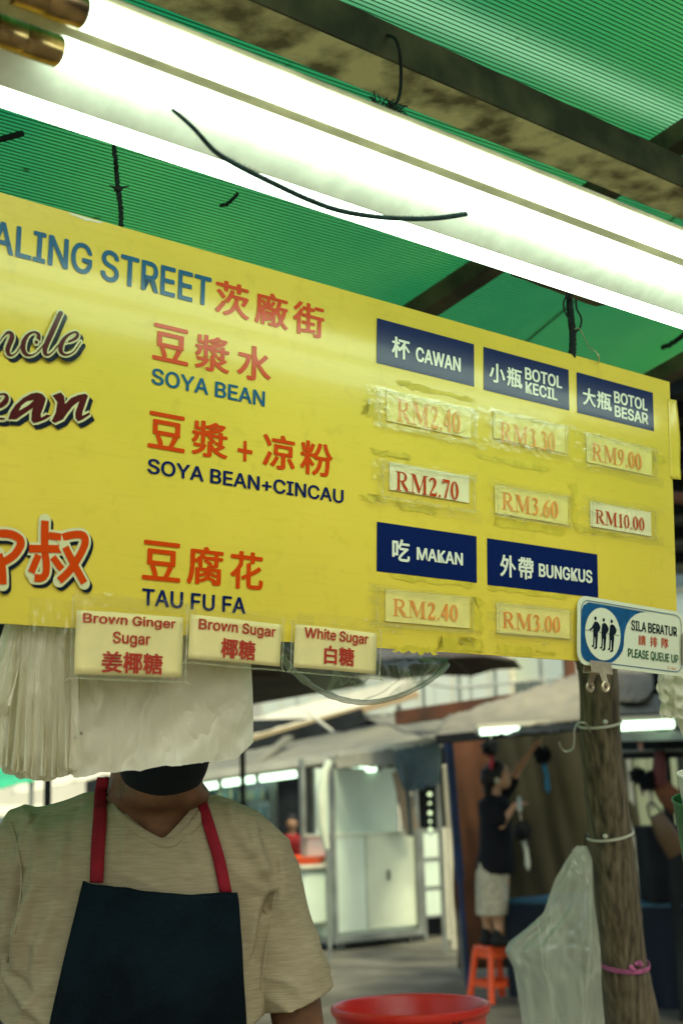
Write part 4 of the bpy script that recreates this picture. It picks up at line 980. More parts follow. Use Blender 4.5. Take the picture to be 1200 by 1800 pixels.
strap([(352, 1396, 17, 0), (362, 1430, 19, 0), (374, 1470, 20, 0), (386, 1510, 20, .001), (398, 1566, 20, .003)], 0, keeper)
# trousers and shoes, below the frame
tr_ = MB()
for s in (-1, 1):
    h0 = V((hip.x+s*.09, hip.y, .90)); kn = V((hip.x+s*.10, hip.y-.01, .47)); an = V((hip.x+s*.10, hip.y+.01, .13)); tr_.cap_(h0, kn, .105, .078); tr_.cap_(kn, an, .078, .062)
tr_.ball(V((hip.x, hip.y, .95)), .19, .14, .12, 12); tr_.fused('trousers', mat('dark_trousers', (.02, .022, .025), .9), keeper, .011, 5)
for s in (-1, 1):
    so_ = MB(); so_.cap_(V((hip.x+s*.10, hip.y+.05, .045)), V((hip.x+s*.10, hip.y-.15, .040)), .050, .044); so_.fused('shoe', M_black, keeper, .008, 3, keep=lambda c: c.z > .001)

# ------------------------------------------------------------------ wooden post and what is tied to it
M_log = mat('weathered_log', (.035, .027, .017), .85, .25, col2=(.22, .175, .11), scale=16, lo=.30, hi=.74, stretch=(5.0, 5.0, .45), bump=.55, bscale=22, detail=10)
dp = 3.6
logr = [(1036, 1120, 33), (1050, 1190, 33.5), (1055, 1300, 35), (1064, 1400, 36.5), (1075, 1500, 38.5), (1085, 1600, 40), (1095, 1700, 42), (1112, 1800, 47), (1128, 1950, 52), (1150, 2150, 57)]
pts = []
for x, y, r in logr: pts.append((*P(x, y, dp), r*dp/F))
last = pts[-1]; dirv = (V(last[:3])-V(pts[-2][:3])); kz = -(last[2]+.05)/dirv.z; pts.append((*(V(last[:3])+dirv*kz), last[3]*1.12))
top = V(pts[0][:3]); up_ = (top-V(pts[1][:3])).normalized(); pts.insert(0, (*(top+up_*.35), .049))
q = cr(pts, 8); mb = MB(); n = 40
c3 = [V(p[:3]) for p in q]; mb.tube(c3, [p[3] for p in q], n)
for i, v in enumerate(mb.v):
    a = i % n; k = i//n; c = c3[k]; d = (v-c); mb.v[i] = c + d*(1 + .055*noise.noise(V((cos(a*2*pi/n)*2.2, sin(a*2*pi/n)*2.2, c.z*1.2))) + .03*noise.noise(V((cos(a*2*pi/n)*9, sin(a*2*pi/n)*9, c.z*2.5))) + (.035 if k % 9 == 4 else 0))
post = tag(mb.build('wooden_post', M_log, None, smooth=1.2), 'rough weathered log post standing right of the street view', 'post')
def log_at(y):
    for (x0, y0, r0), (x1, y1, r1) in zip(logr, logr[1:]):
        if y <= y1: t = (y-y0)/(y1-y0); return x0+(x1-x0)*t, r0+(r1-r0)*t
def tie(y0, tilt, w, m, label, cat, knot=None, name='cable_tie'):
    x, r = log_at(y0); c = P(x, y0, dp); rr_ = r*dp/F*1.05+.002; mb = MB(); n = 36
    prof = [(rr_, -w/2), (rr_+.0016, -w/2), (rr_+.0016, w/2), (rr_, w/2), (rr_, -w/2)]
    ax = (UP*cos(tilt) - RT*sin(tilt)).normalized(); mb.lathe(c, prof, n, ax)
    if knot:
        for kx, ky in knot:
            p = P(kx, ky, dp-rr_-.004); mb.ball(p, .007, .005, .006, 6); 
    return tag(mb.build(name, m, None, smooth=.8), label, cat)
M_tie = mat('white_tie', (.62, .62, .50), .4)
tie(1272, .13, .006, M_tie, 'white cable tie round the post near its top', 'cable tie', [(1063, 1269)])
tie(1466, .17, .006, M_tie, 'white cable tie round the middle of the post', 'cable tie', [(1063, 1470)])
tie(1693, -.04, .012, mat('pink_ribbon', (.42, .10, .24), .6, var=.3, scale=40), 'pink ribbon tied round the lower part of the post', 'ribbon', [(1118, 1694), (1123, 1692), (1126, 1696), (1108, 1700), (1112, 1704)], 'ribbon')
hung('s_hook', [P(1037, 1288, dp-.04), P(1032, 1275, dp-.055), P(1024, 1270, dp-.06), P(1014, 1272, dp-.06), P(1009, 1285, dp-.06), P(1009, 1302, dp-.06), P(1006, 1316, dp-.06), P(994, 1321, dp-.06), P(986, 1315, dp-.06), P(982, 1305, dp-.06)], .0021, mat('hook_steel', (.6, .6, .5), .3, metal=1), 'silver S-hook hanging from the upper cable tie', 'hook')
hung('wire_hook', [P(1031, 1466, dp-.06), P(1028, 1478, dp-.06), P(1030, 1500, dp-.06), P(1030, 1518, dp-.06), P(1027, 1527, dp-.06), P(1024, 1524, dp-.06)], .0022, M_black, 'black wire hook on the middle tie carrying the clear bag', 'hook')
# clear bag hanging from the hook
M_clear = sheer('clear_bag', (.78, .79, .64), .60, .40, .20, .40, 14, .45, stretch=(1, 1, .22), crease=.22, cscale=8)
outl = [(1487, 1012, 1030), (1510, 996, 1040), (1545, 976, 1042), (1575, 965, 1044), (1605, 955, 1046), (1632, 925, 1049), (1655, 896, 1051), (1672, 889, 1053), (1700, 903, 1056), (1740, 908, 1058), (1800, 918, 1062), (1870, 925, 1064), (1930, 935, 1060), (1960, 950, 1045)]
def bag_pt(s, t):
    k = t*(len(outl)-1); i = min(int(k), len(outl)-2); f = k-i; f = f*f*(3-2*f) if False else f
    y, a, b = [u+(v-u)*f for u, v in zip(outl[i], outl[i+1])]
    an = s*2*pi; w = (b-a)/2; cx_ = (a+b)/2; wr = 1+.05*nz(s*7, t*3)*min(1, t*3)
    th_ = min(w, 48)*(.9 if t > .15 else t*6)*dp/F
    x = cx_ - w*cos(an)*wr; dd = -th_*sin(an)*.8
    pleat = (.030*nz(s*9, t*2.2, 2) + .016*nz(s*20+t*4, t*4, 5) + .005*nz(s*40, t*22, 1))*min(1, t*4)
    return P(x + 4*nz(s*9, t*4, 8)*min(1, t*4), y, dp - .085 + dd + pleat)
o = grid('clear_bag', bag_pt, 90, 60, M_clear); tag(o, 'big clear plastic bag hanging from the black hook on the post', 'plastic bag')
def stem_pt(s, t):
    return P(1006 + 26*s + 8*t*(s-.5), 1490 + 10*s + (38+26*s)*t + 4*nz(s*7, t*4), dp-.12 + .012*nz(s*8, t*5))
grid('bag_neck', stem_pt, 20, 16, M_clear, o)

# ------------------------------------------------------------------ green cup holder at the right edge
M_green = mat('green_plastic', (.04, .17, .05), .45, .4, var=.3, scale=18, bump=.2, bscale=30)
c0 = P(1262, 1525, 2.4); up2 = (P(1258, 1405, 2.4)-c0)
ch = empty('cup_holder', c0, 'green plastic cup holder at the right edge beside the post', 'holder')
mb = MB(); L2 = up2.length; mb.lathe(c0, [(.001, 0), (.060, 0), (.0765, L2-.004), (.0785, L2-.004), (.0785, L2), (.0745, L2), (.057, .004), (.001, .004)], 40, up2.normalized()); mb.build('tub', M_green, ch, smooth=.6)
mb = MB(); mb.bar(c0 + V((.07, .03, .06)), V((c0.x+.22, c0.y+.05, c0.z+.06)), .02, .012); mb.build('bracket', M_steel, ch)
sp = empty('steel_pole', V((c0.x+.22, c0.y+.05, 0)), 'steel pole just outside the right edge carrying the cup holder', 'pole')
mb = MB(); mb.tube([V((c0.x+.22, c0.y+.05, -.02)), V((c0.x+.22, c0.y+.05, 2.5)), V((c0.x+.22, c0.y+.05, 3.05))], .018, 12); mb.build('tube', M_steel, sp, smooth=.8)
cs = P(1252, 1470, 2.40); cu = (P(1249, 1360, 2.40)-cs); mb = MB(); Lc = cu.length
mb.lathe(cs, [(.045, 0), (.058, Lc-.004), (.0605, Lc-.003), (.060, Lc), (.056, Lc), (.043, .0)], 40, cu.normalized())
tag(mb.build('paper_cup', mat('cup_white', (.66, .64, .54), .5), None, smooth=.6), 'stack of white cups standing in the green cup holder', 'cups')

# ------------------------------------------------------------------ red bucket
M_bucket = mat('red_plastic', (.66, .026, .02), .32, .5, var=.12, scale=6, bump=.05, bscale=20)
bc = P(721, 1764, 3.0); bx = .179
bk = empty('bucket', V((bc.x, bc.y, bc.z-.34)), 'big red plastic bucket at the bottom of the street view', 'bucket')
mb = MB(); z0 = V((bc.x, bc.y, bc.z-.34))
mb.lathe(z0, [(.001, 0), (.125, 0), (.132, .006), (.150, .18), (.167, .305), (.1675, .312), (.171, .318), (.176, .322), (.1785, .330), (.178, .337), (.173, .340), (.167, .338), (.1645, .333), (.148, .18), (.128, .008), (.001, .008)], 72)
mb.build('tub', M_bucket, bk, smooth=.7)
mb = MB(); 
def bpt(x, y):
    d = D(x, y); 
    # meet the outer wall
    lo, hi = 2.5, 3.0
    for _ in range(40):
        m = (lo+hi)/2; p = CC + d*m; r = sqrt((p.x-bc.x)**2+(p.y-bc.y)**2); R = .150+(p.z-z0.z-.18)/.125*.017
        if r > R: lo = m
        else: hi = m
    return CC + d*(lo-.002)
mb.tube([bpt(796, 1787), bpt(797, 1800), bpt(798, 1830)], .0028, 6); mb.tube(sweep([bpt(814, 1793), bpt(806, 1800), bpt(800, 1808), bpt(812, 1830)], 4), .0026, 6)
mb.build('marker_writing', M_black, bk)
tb = empty('side_table', V((bc.x, bc.y, 0)), 'low wooden table below the frame carrying the red bucket', 'table')
M_wood = mat('table_wood', (.2, .14, .08), .6, var=.3, scale=6, stretch=(1, 8, 1)); zt = z0.z
mb = MB(); mb.box(V((bc.x, bc.y+.05, zt-.0155)), .6, .5, .029); mb.build('table_top', M_wood, tb, bevel=.003)
for i in (-1, 1):
    for j in (-1, 1):
        mb = MB(); mb.box(V((bc.x+i*.26, bc.y+.05+j*.21, (zt-.031)/2)), .04, .04, zt-.031); mb.build('leg', M_wood, tb)

# ------------------------------------------------------------------ the market street behind
M_cart = mat('cart_white', (.54, .66, .54), .35, .5, var=.06, scale=2)
M_cart2 = mat('cart_cream', (.54, .61, .46), .4, .5, var=.08, scale=2)
M_frame = mat('grey_frame', (.16, .18, .16), .5, .5, var=.2, scale=5)
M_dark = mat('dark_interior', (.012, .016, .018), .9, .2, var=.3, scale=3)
M_awn = mat('grey_awning', (.17, .17, .13), .8, .2, col2=(.10, .105, .085), scale=.9, lo=.3, hi=.7, bump=.4, bscale=5)
M_awn2 = mat('cream_awning', (.21, .195, .14), .8, .2, col2=(.13, .125, .095), scale=.8, bump=.4, bscale=4)
M_pale = mat('pale_edge', (.50, .49, .38), .6, .3, var=.1, scale=2)
M_facade = mat('cream_facade', (.85, .80, .64), .85, .2, col2=(.62, .60, .48), scale=.35, lo=.3, hi=.7)
M_facade2 = mat('pale_green_facade', (.60, .68, .60), .85, .2, col2=(.50, .58, .52), scale=.3)
M_glass = mat('window_glass', (.10, .14, .15), .1, .6)
M_rust = mat('rusty_timber', (.16, .06, .03), .8, .2, col2=(.07, .04, .025), scale=2.2, bump=.4, bscale=8)
M_tarp = mat('olive_tarp', (.030, .030, .016), .7, .15, col2=(.020, .020, .012), scale=1.1, bump=.35, bscale=3)
M_tarpr = mat('reddish_tarp', (.10, .042, .022), .7, .15, col2=(.06, .03, .016), scale=2, bump=.4, bscale=3)
M_bluep = mat('blue_paint', (.012, .04, .12), .45, .5, var=.3, scale=5)
M_bluec = mat('blue_cloth', (.001, .008, .018), .7, .3, var=.2, scale=3)
M_teal = mat('teal_tarp', (.045, .075, .075), .6, .4, col2=(.10, .15, .14), scale=1.5, bump=.3, bscale=3)
M_umb = mat('umbrella_cloth', (.05, .042, .035), .8, .2, var=.2, scale=2)
M_feather = mat('black_feathers', (.006, .008, .010), .8, .2)
M_orangep = mat('orange_plastic', (.85, .10, .025), .35, .5)
M_streetlamp = lamp_mat('street_tube', (.68, 1.0, .86), 1.7)
M_skin2 = mat('skin_light', (.58, .34, .21), .55, .3)
M_greenb = mat('green_awning', (.02, .30, .15), .7, .3, var=.2, scale=1)

def ppoly(mb, pts, th=.03): return mb.slab([P(*p) for p in pts], BACK*th)
def u_x(o, d_, x, y=1500):
    n = D(x, 0).cross(D(x, 1800)).normalized(); return (CC-o).dot(n)/d_.dot(n)
def upright(name, base, u0, u1, z0, z1, m, parent, th=.03, back=0, bevel=0):
    mb = MB(); c = base + H*(u0+u1)/2 + BACK*(back+th/2) + ZU*(z0+z1)/2; mb.box(V((c.x, c.y, (z0+z1)/2)), abs(u1-u0), th, z1-z0, H, BACK, ZU)
    return mb.build(name, m, parent, bevel=bevel)
def sagged(name, corners, m, parent, sag=.1, seed=0, nu=24, nv=10, th=.01, wr=.02):
    a, b, c, d = [V(P(*q)) for q in corners]   # a b along the far/top edge, d c along the near/bottom edge
    def fn(s, t):
        p = (a*(1-s)+b*s)*(1-t) + (d*(1-s)+c*s)*t
        return p + ZU*(-sag*sin(pi*t)*.6 - sag*abs(sin(pi*s*3))*.3*t + wr*nz(s*9+seed, t*7, seed) + wr*.5*nz(s*26, t*9, seed))
    return grid(name, fn, nu, nv, m, parent, thick=th)

# white food cart
cb0 = PZ(588, 1672, 0); uR = u_x(cb0, H, 737); uR2 = u_x(cb0, H, 792); um = u_x(cb0, H, 648)
cart = empty('food_cart', cb0 + H*uR/2, 'closed white steel food cart with two doors across the street', 'food cart')
upright('door', cb0, .02, um-.01, .20, 1.30, M_cart, cart, .03, .0, .006)
upright('door', cb0, um+.01, uR-.03, .20, 1.30, M_cart2, cart, .03, .0, .006)
mb = MB(); mb.box(cb0 + H*(um+.42*(uR-um)) + ZU*.82 - BACK*.02, .025, .03, .12, H, BACK, ZU); mb.build('handle', M_frame, cart)
upright('side_body', cb0, .02, uR-.02, .16, 1.30, M_cart, cart, .55, .035)
upright('back_board', cb0, .02, uR-.02, 1.33, 2.12, M_cart, cart, .03, .30)
upright('counter', cb0, -.01, uR+.01, 1.302, 1.335, M_cart2, cart, .60, -.01, .004)
for u in (0, uR):
    for bk_ in (0, .57): upright('upright', cb0, u-.03, u+.03, .16, 2.25, M_frame, cart, .05, bk_-.05)
upright('bottom_rail', cb0, -.03, uR+.03, .09, .158, M_frame, cart, .64, -.05)
for u in (.12, uR-.15):
    for bk_ in (.03, .5):
        mb = MB(); c = cb0 + H*u + BACK*bk_ + ZU*.048; mb.lathe(c - H*.015, [(.001, 0), (.045, 0), (.045, .03), (.001, .03)], 16, H); mb.build('caster', M_frame, cart, smooth=.7)
# tan brace standing in for the diagonal shadow on the back board
mb = MB(); a = P(700, 1352, 16.4); b = P(724, 1462, 16.6); mb.bar(a, b, .22, .02, H.cross(ZU)); mb.build('slanted_bar', mat('shadow_tan', (.22, .17, .11), .8), cart)
# slatted side counter
sc_ = cb0 + H*(uR+.06); w2 = uR2-uR-.10
side = empty('side_counter', sc_ + H*w2/2, 'pale three-panel counter standing right of the white food cart', 'counter')
for k in range(3): upright('panel', sc_, .05, w2-.08, .30+.35*k, .62+.35*k, M_cart, side, .02, .03)
for k in range(4): upright('rail', sc_, .0, w2, .27+.35*k, .297+.35*k, M_frame, side, .05, .01)
for u in (.0, w2-.04): upright('upright', sc_, u, u+.045, .0, 1.36, M_frame if u == 0 else M_pale, side, .045, -.036)
mb = MB(); mb.bar(P(789, 1455, 15.9), P(782, 1345, 15.9), .06, .05); mb.bar(V(P(789, 1455, 15.9)), V((*P(789, 1455, 15.9).xy, -.01)), .05, .05)
mb.build('lamp_post', M_pale, side)
# curtain-like pale column left of the cart
pl = empty('pillar', PZ(580, 1690, 0), 'pale curved pillar at the left edge of the white food cart', 'pillar')
pz = PZ(580, 1690, 0); mb = MB(); mb.tube([V((pz.x, pz.y, -.02)), V((pz.x, pz.y, 1.2))], .022, 10); mb.build('leg', M_frame, pl); mb = MB(); mb.tube([V((pz.x, pz.y, 1.19)), V((pz.x-.05, pz.y, 1.45)), V((pz.x-.05, pz.y, 1.8)), V((pz.x, pz.y, 2.05)), V((pz.x+.06, pz.y, 2.16))], [.03, .055, .06, .045, .04], 12); mb.build('column', M_cart2, pl, smooth=1.0)
# white table with orange basin
tq = PZ(536, 1675, 0); wt = empty('white_table', tq + H*.25, 'small white box table left of the white food cart', 'table')
mb = MB(); mb.box(tq + H*.27 + BACK*.25 + ZU*.62, .54, .5, .62, H, BACK, ZU); mb.build('box', M_cart, wt, bevel=.03)
mb = MB(); mb.box(tq + H*.27 + BACK*.25 + ZU*.965, .66, .6, .05, H, BACK, ZU); mb.build('table_top', M_pale, wt, bevel=.01)
for i in (0, 1):
    for j in (0, 1): mb = MB(); mb.bar(tq + H*(.03+.48*i) + BACK*(.03+.44*j) - ZU*.01, tq + H*(.03+.48*i) + BACK*(.03+.44*j) + ZU*.31, .035, .035); mb.build('leg', M_cart, wt)
mb = MB(); mb.lathe(tq + H*.22 + BACK*.2 + ZU*.991, [(.001, 0), (.16, 0), (.23, .09), (.24, .095), (.22, .095), (.15, .01), (.001, .01)], 32); tag(mb.build('basin', M_orangep, None, smooth=.7), 'orange plastic basin on the small white table', 'basin')

# glass-fronted drinks shop at the far left of the row
sh0 = P(300, 1372, 19.5)
shop = empty('drinks_shop', V((*P(450, 1500, 20).xy, 0)), 'open shop with lit glass bottle shelves behind the keeper shoulder', 'shop')
back_d = 21.5
def vwall(name, x0, x1, d0, d1, z0, z1, m, parent, th=.08):
    a, b = P(x0, 1430, d0), P(x1, 1430, d1); a.z = b.z = z0; mb = MB(); o = (b-a).cross(ZU).normalized()
    if o.y < 0: o = -o
    mb.slab([a, b, V((b.x, b.y, z1)), V((a.x, a.y, z1))], o*th); return mb.build(name, m, parent)
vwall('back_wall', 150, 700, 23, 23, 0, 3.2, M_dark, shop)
vwall('cabinet_back', 368, 484, 20.6, 20.6, .2, 2.5, mat('shelf_glow', (.10, .17, .20), .5), shop, .04)
def post_(x, d, w, z1, m, parent, name='upright'):
    q = P(x, 1430, d); mb = MB(); mb.box(V((q.x, q.y, z1/2-.01)), w, w, z1+.02); return mb.build(name, m, parent)
post_(356, 20, .16, 2.5, M_pale, shop); post_(484, 20, .06, 2.5, M_frame, shop); post_(551, 20, .11, 2.5, M_frame, shop); post_(476, 20, .04, 2.5, M_frame, shop)
zsh = [.95, 1.25, 1.52, 1.79, 2.06]
M_bt = [mat('bottle_a', (.25, .42, .45), .15, .6), mat('bottle_b', (.03, .10, .14), .15, .6), mat('bottle_c', (.45, .50, .36), .2, .6), mat('bottle_d', (.02, .05, .06), .2, .6)]
for k, z in enumerate(zsh):
    a = P(372, 1430, 20.2); b = P(474, 1430, 20.2); mb = MB(); mb.box(V(((a.x+b.x)/2, a.y, z)), b.x-a.x, .26, .02); mb.build('shelf', M_frame, shop)
bmesh_ = {}
for k, z in enumerate(zsh):
    for j in range(11):
        m = random.choice(M_bt); q = P(377+9.3*j+random.uniform(-1, 1), 1430, 20.15); 
        if m.name not in bmesh_:
            mb = MB(); mb.lathe(V((0, 0, 0)), [(.001, 0), (.032, 0), (.034, .10), (.014, .15), (.013, .185), (.001, .187)], 10); o = mb.build('bottle', m, None, smooth=.7); bmesh_[m.name] = o.data; bpy.data.objects.remove(o)
        o = bpy.data.objects.new('bottle', bmesh_[m.name]); COL.objects.link(o); o.location = V((q.x, q.y, z+.011)); o.scale = (1, 1, random.uniform(.85, 1.1))
        tag(o, '%s glass bottle standing on the %s shelf of the lit drinks shop' % ({'bottle_a': 'pale blue', 'bottle_b': 'deep blue', 'bottle_c': 'yellowish', 'bottle_d': 'black'}[m.name], ('lowest', 'second lowest', 'middle', 'second highest', 'highest')[k]), 'bottle', '%s bottles on the %s shelf' % ({'bottle_a': 'pale blue', 'bottle_b': 'deep blue', 'bottle_c': 'yellowish', 'bottle_d': 'black'}[m.name], ('lowest', 'second lowest', 'middle', 'second highest', 'highest')[k]))
# lit tubes under the eaves
def street_tube(x0, y0, x1, y1, d0, d1, r, label, drop=True):
    a, b = P(x0, y0, d0), P(x1, y1, d1); root = empty('street_tube_lamp', (a+b)/2, label, 'lamp', 'tube lamps under the market eaves')
    mb = MB(); mb.tube([a, b], r, 12); mb.build('tube', M_streetlamp, root, smooth=1.0)
    mb = MB(); mb.bar(a-(b-a)*.02+ZU*(r+.018), b+(b-a)*.02+ZU*(r+.018), .06, .03); mb.build('batten', M_pale, root)
    mb = MB()
    for e in (a, b): mb.ball(e, r*1.15, r*1.15, r*1.15, 5)
    mb.build('end_cap', M_frame, root)
street_tube(340, 1386, 386, 1379, 20, 20, .05, 'lit tube nearest the keeper neck under the shop eave')
street_tube(389, 1378, 451, 1369, 20, 20, .05, 'lit tube in the middle of the shop eave')
street_tube(454, 1369, 524, 1360, 20, 20, .05, 'lit tube at the right of the shop eave')
street_tube(590, 1357, 612, 1354, 17, 17, .04, 'short lit tube above the left of the white food cart')
street_tube(617, 1354, 664, 1348, 17, 17, .05, 'lit tube above the middle of the white food cart')
street_tube(840, 1287, 967, 1279, 10.6, 10.6, .026, 'lit tube above the reaching woman')
street_tube(1078, 1277, 1186, 1272, 9.0, 9.0, .030, 'lit tube right of the wooden post')
# red-shirted person in the dark doorway
prs = empty('person', V((*P(516, 1430, 21).xy, 0)), 'blurred seated person in red inside the dark shop doorway', 'person')
f_ = P(515, 1430, 21); pxs = 21/F; 
def q_(x, y, dd=0): return P(x, y, 21+dd)
mb = MB(); mb.ball(q_(513, 1447), .09, .10, .12, 8); mb.cap_(q_(513, 1456), q_(512, 1470), .05, .055); mb.cap_(q_(503, 1478), q_(524, 1478), .07, .07); mb.cap_(q_(513, 1480), q_(514, 1530), .15, .14)
mb.cap_(q_(500, 1482), q_(492, 1510, -.1), .05, .045); mb.cap_(q_(492, 1510, -.1), q_(505, 1520, -.35), .04, .03); mb.cap_(q_(526, 1482), q_(534, 1510, -.1), .05, .045); mb.cap_(q_(534, 1510, -.1), q_(524, 1520, -.35), .04, .03)
b_ = q_(513, 1535); kL = V((b_.x-.12, b_.y-.45, .50)); kR = V((b_.x+.12, b_.y-.45, .50))
for kk in (kL, kR): mb.cap_(V((kk.x*.6+b_.x*.4, b_.y, .56)), kk, .08, .06); mb.cap_(kk, V((kk.x, kk.y+.02, .07)), .055, .04); mb.cap_(V((kk.x, kk.y+.02, .045)), V((kk.x, kk.y-.15, .04)), .04, .035)
mb.fused('body', M_skin2, prs, .02, 3)
mb = MB(); mb.cap_(q_(503, 1480), q_(524, 1480), .085, .085); mb.cap_(q_(513, 1482), q_(514, 1530), .17, .16); mb.cap_(q_(500, 1482), q_(493, 1506, -.08), .065, .06); mb.cap_(q_(526, 1482), q_(533, 1506, -.08), .065, .06)
mb.fused('shirt', mat('red_shirt', (.40, .02, .02), .8), prs, .02, 3)
mb = MB(); mb.ball(q_(513, 1442, .03), .10, .11, .11, 8); mb.fused('hair', M_hair, prs, .02, 2)
mb = MB(); mb.box(V((b_.x, b_.y, .44)), .4, .36, .04)
for i in (-1, 1):
    for j in (-1, 1): mb.box(V((b_.x+.17*i, b_.y+.15*j, .21)), .04, .04, .42)
tag(mb.build('chair_seat', M_frame), 'dark stool under the red-shirted person in the doorway', 'stool')

# awnings of the row, near to far
aw = empty('shop_awning', V((*P(560, 1430, 18).xy, 0)), 'long grey canvas awning above the drinks shop and the white cart', 'awning')
sagged('canvas', [(300, 1348, 21.5), (775, 1250, 18.5), (772, 1303, 15.6), (300, 1374, 18.6)], M_awn, aw, .02, 3, 40, 12, .012, .05)
mb = MB(); mb.bar(P(290, 1375, 18.5), P(772, 1304, 15.5), .09, .11); mb.build('edge_beam', M_pale, aw)
mb = MB(); mb.bar(P(290, 1381, 18.9), P(600, 1336, 18.0), .06, .05); mb.build('fascia', M_pale, aw)
mb = MB(); mb.bar(P(440, 1352, 18.3), P(508, 1296, 19.4), .14, .05); mb.build('fold', M_awn, aw)
for x, y in ((300, 1374), (766, 1304)):
    q = P(x, y, 18.6 if x < 500 else 15.65); mb = MB(); mb.bar(V((q.x, q.y, -.02)), q, .05, .05); mb.build('pole', M_frame, aw)
# teal tarp hanging
tt = empty('hanging_tarp', P(745, 1420, 15.2), 'dark teal tarp bunched under the awning right of the white cart', 'tarp')
sagged('cloth', [(690, 1322, 15.6), (775, 1300, 15.4), (772, 1376, 15.2), (712, 1392, 15.3)], M_teal, tt, .1, 5, 20, 14, .01, .07)
sagged('cloth', [(588, 1328, 16.2), (700, 1316, 15.8), (722, 1345, 15.5), (590, 1348, 16.0)], M_awn, tt, .05, 9, 20, 8, .01, .05)
mb = MB(); a = P(712, 1330, 15.3); b = P(722, 1470, 15.3); mb.bar(a, b, .05, .02); mb.build('strip', M_teal, tt)
# string of little lamps
M_bulb = lamp_mat('bulb', (.8, 1, .7), .7)
bs = empty('bulb_string', P(755, 1350, 16.5), 'string of small round bulbs hanging left of the blue pole', 'string lights')
mb = MB(); mb.tube([P(753, 1340, 16.5), P(757, 1470, 16.5)], .006, 5); mb.build('cable', M_black, bs)
for k, y in enumerate((1376, 1396, 1412, 1429, 1444, 1458)):
    mb = MB(); mb.ball(P(754.5+.3*k, y, 16.47), .018+.008*(k % 2), None, None, 6); mb.build('bulb', M_bulb, bs, smooth=1.5)
vb = empty('dark_stall', V((*P(760, 1430, 17.2).xy, 0)), 'dark stall back behind the bulb string', 'stall')
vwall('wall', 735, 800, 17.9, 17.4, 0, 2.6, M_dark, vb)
# blue pole
bp_ = PZ(823, 1738, 0); btp = P(787, 1288, 12.3); btp = V((bp_.x + (btp.x-bp_.x)*1, btp.y, btp.z))
mb = MB(); mid = bp_ + (btp-bp_)*.42; mb.tube([bp_ - ZU*.02, mid], .024, 10); mb.tube([mid - (btp-bp_).normalized()*.0, btp], .042, 10)
tag(mb.build('blue_pole', M_bluep, None, smooth=.8), 'leaning dark blue pole between the white cart and the reaching woman', 'pole')

# the stall where the woman works
st = empty('feather_stall', V((*P(930, 1430, 11.5).xy, 0)), 'market stall with olive tarp wall and grey awning behind the wooden post', 'stall')
def tarp(s, t):
    x = 792 + 330*s; zt_ = 2.35; p = P(x, 1430, 13.1-.3*s); z = .10 + (2.42-.10)*t
    return V((p.x + .02*nz(t*5, s*6), p.y + .05*nz(s*14 + t*3, t*2) + .06*max(0, sin(s*23+t*4))*.5, z))
grid('tarp_wall', tarp, 60, 24, [M_tarpr, M_tarp], st, thick=.01, mi=lambda j, i: 0 if i < 12+2*sin(j) else 1)
sagged('awning', [(780, 1262, 12.6), (1040, 1176, 12.6), (1040, 1262, 10.3), (762, 1296, 11.0)], M_awn2, st, .03, 11, 40, 14, .012, .028)
mb = MB(); mb.bar(P(770, 1300, 11.0), P(1062, 1272, 10.3), .08, .07); mb.build('eave_beam', M_dark, st)
sagged('awning_fringe', [(868, 1284, 10.7), (1046, 1266, 10.3), (1046, 1280, 10.2), (868, 1292, 10.6)], M_dark, st, .03, 4, 30, 4, .01, .03)
for x, d in ((800, 13.05), (1110, 12.75)):
    q = P(x, 1430, d+.08); mb = MB(); mb.bar(V((q.x, q.y, -.02)), V((q.x, q.y, 2.5)), .05, .05); mb.build('upright', M_frame, st)
# right-hand awning
st2 = empty('right_stall', V((*P(1150, 1430, 10).xy, 0)), 'dark stall right of the wooden post with pale sheet hung at its back', 'stall')
sagged('awning', [(1070, 1178, 12.0), (1330, 1186, 11.0), (1330, 1262, 8.8), (1070, 1266, 9.4)], M_awn, st2, .02, 21, 30, 12, .012, .06)
sagged('awning', [(1070, 1168, 11.5), (1170, 1184, 11.2), (1128, 1232, 9.8), (1076, 1232, 9.9)], M_awn2, st2, .02, 23, 20, 12, .012, .03)
mb = MB(); mb.bar(P(1072, 1268, 9.4), P(1330, 1258, 8.8), .08, .09); mb.build('eave_beam', M_dark, st2)
mb = MB(); mb.bar(P(1072, 1296, 9.3), P(1330, 1290, 8.7), .05, .06); mb.build('lamp_rail', M_frame, st2)
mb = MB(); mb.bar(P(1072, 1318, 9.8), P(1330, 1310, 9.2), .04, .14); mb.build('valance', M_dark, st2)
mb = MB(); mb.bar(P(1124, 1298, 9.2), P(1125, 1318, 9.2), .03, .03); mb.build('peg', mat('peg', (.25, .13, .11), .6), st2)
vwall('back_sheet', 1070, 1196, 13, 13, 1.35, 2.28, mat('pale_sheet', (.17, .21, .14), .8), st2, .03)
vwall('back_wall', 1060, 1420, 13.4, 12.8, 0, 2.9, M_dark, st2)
q = P(1330, 1262, 8.85); mb = MB(); mb.bar(V((q.x, q.y, -.02)), q, .06, .06); mb.build('pole', M_frame, st2)
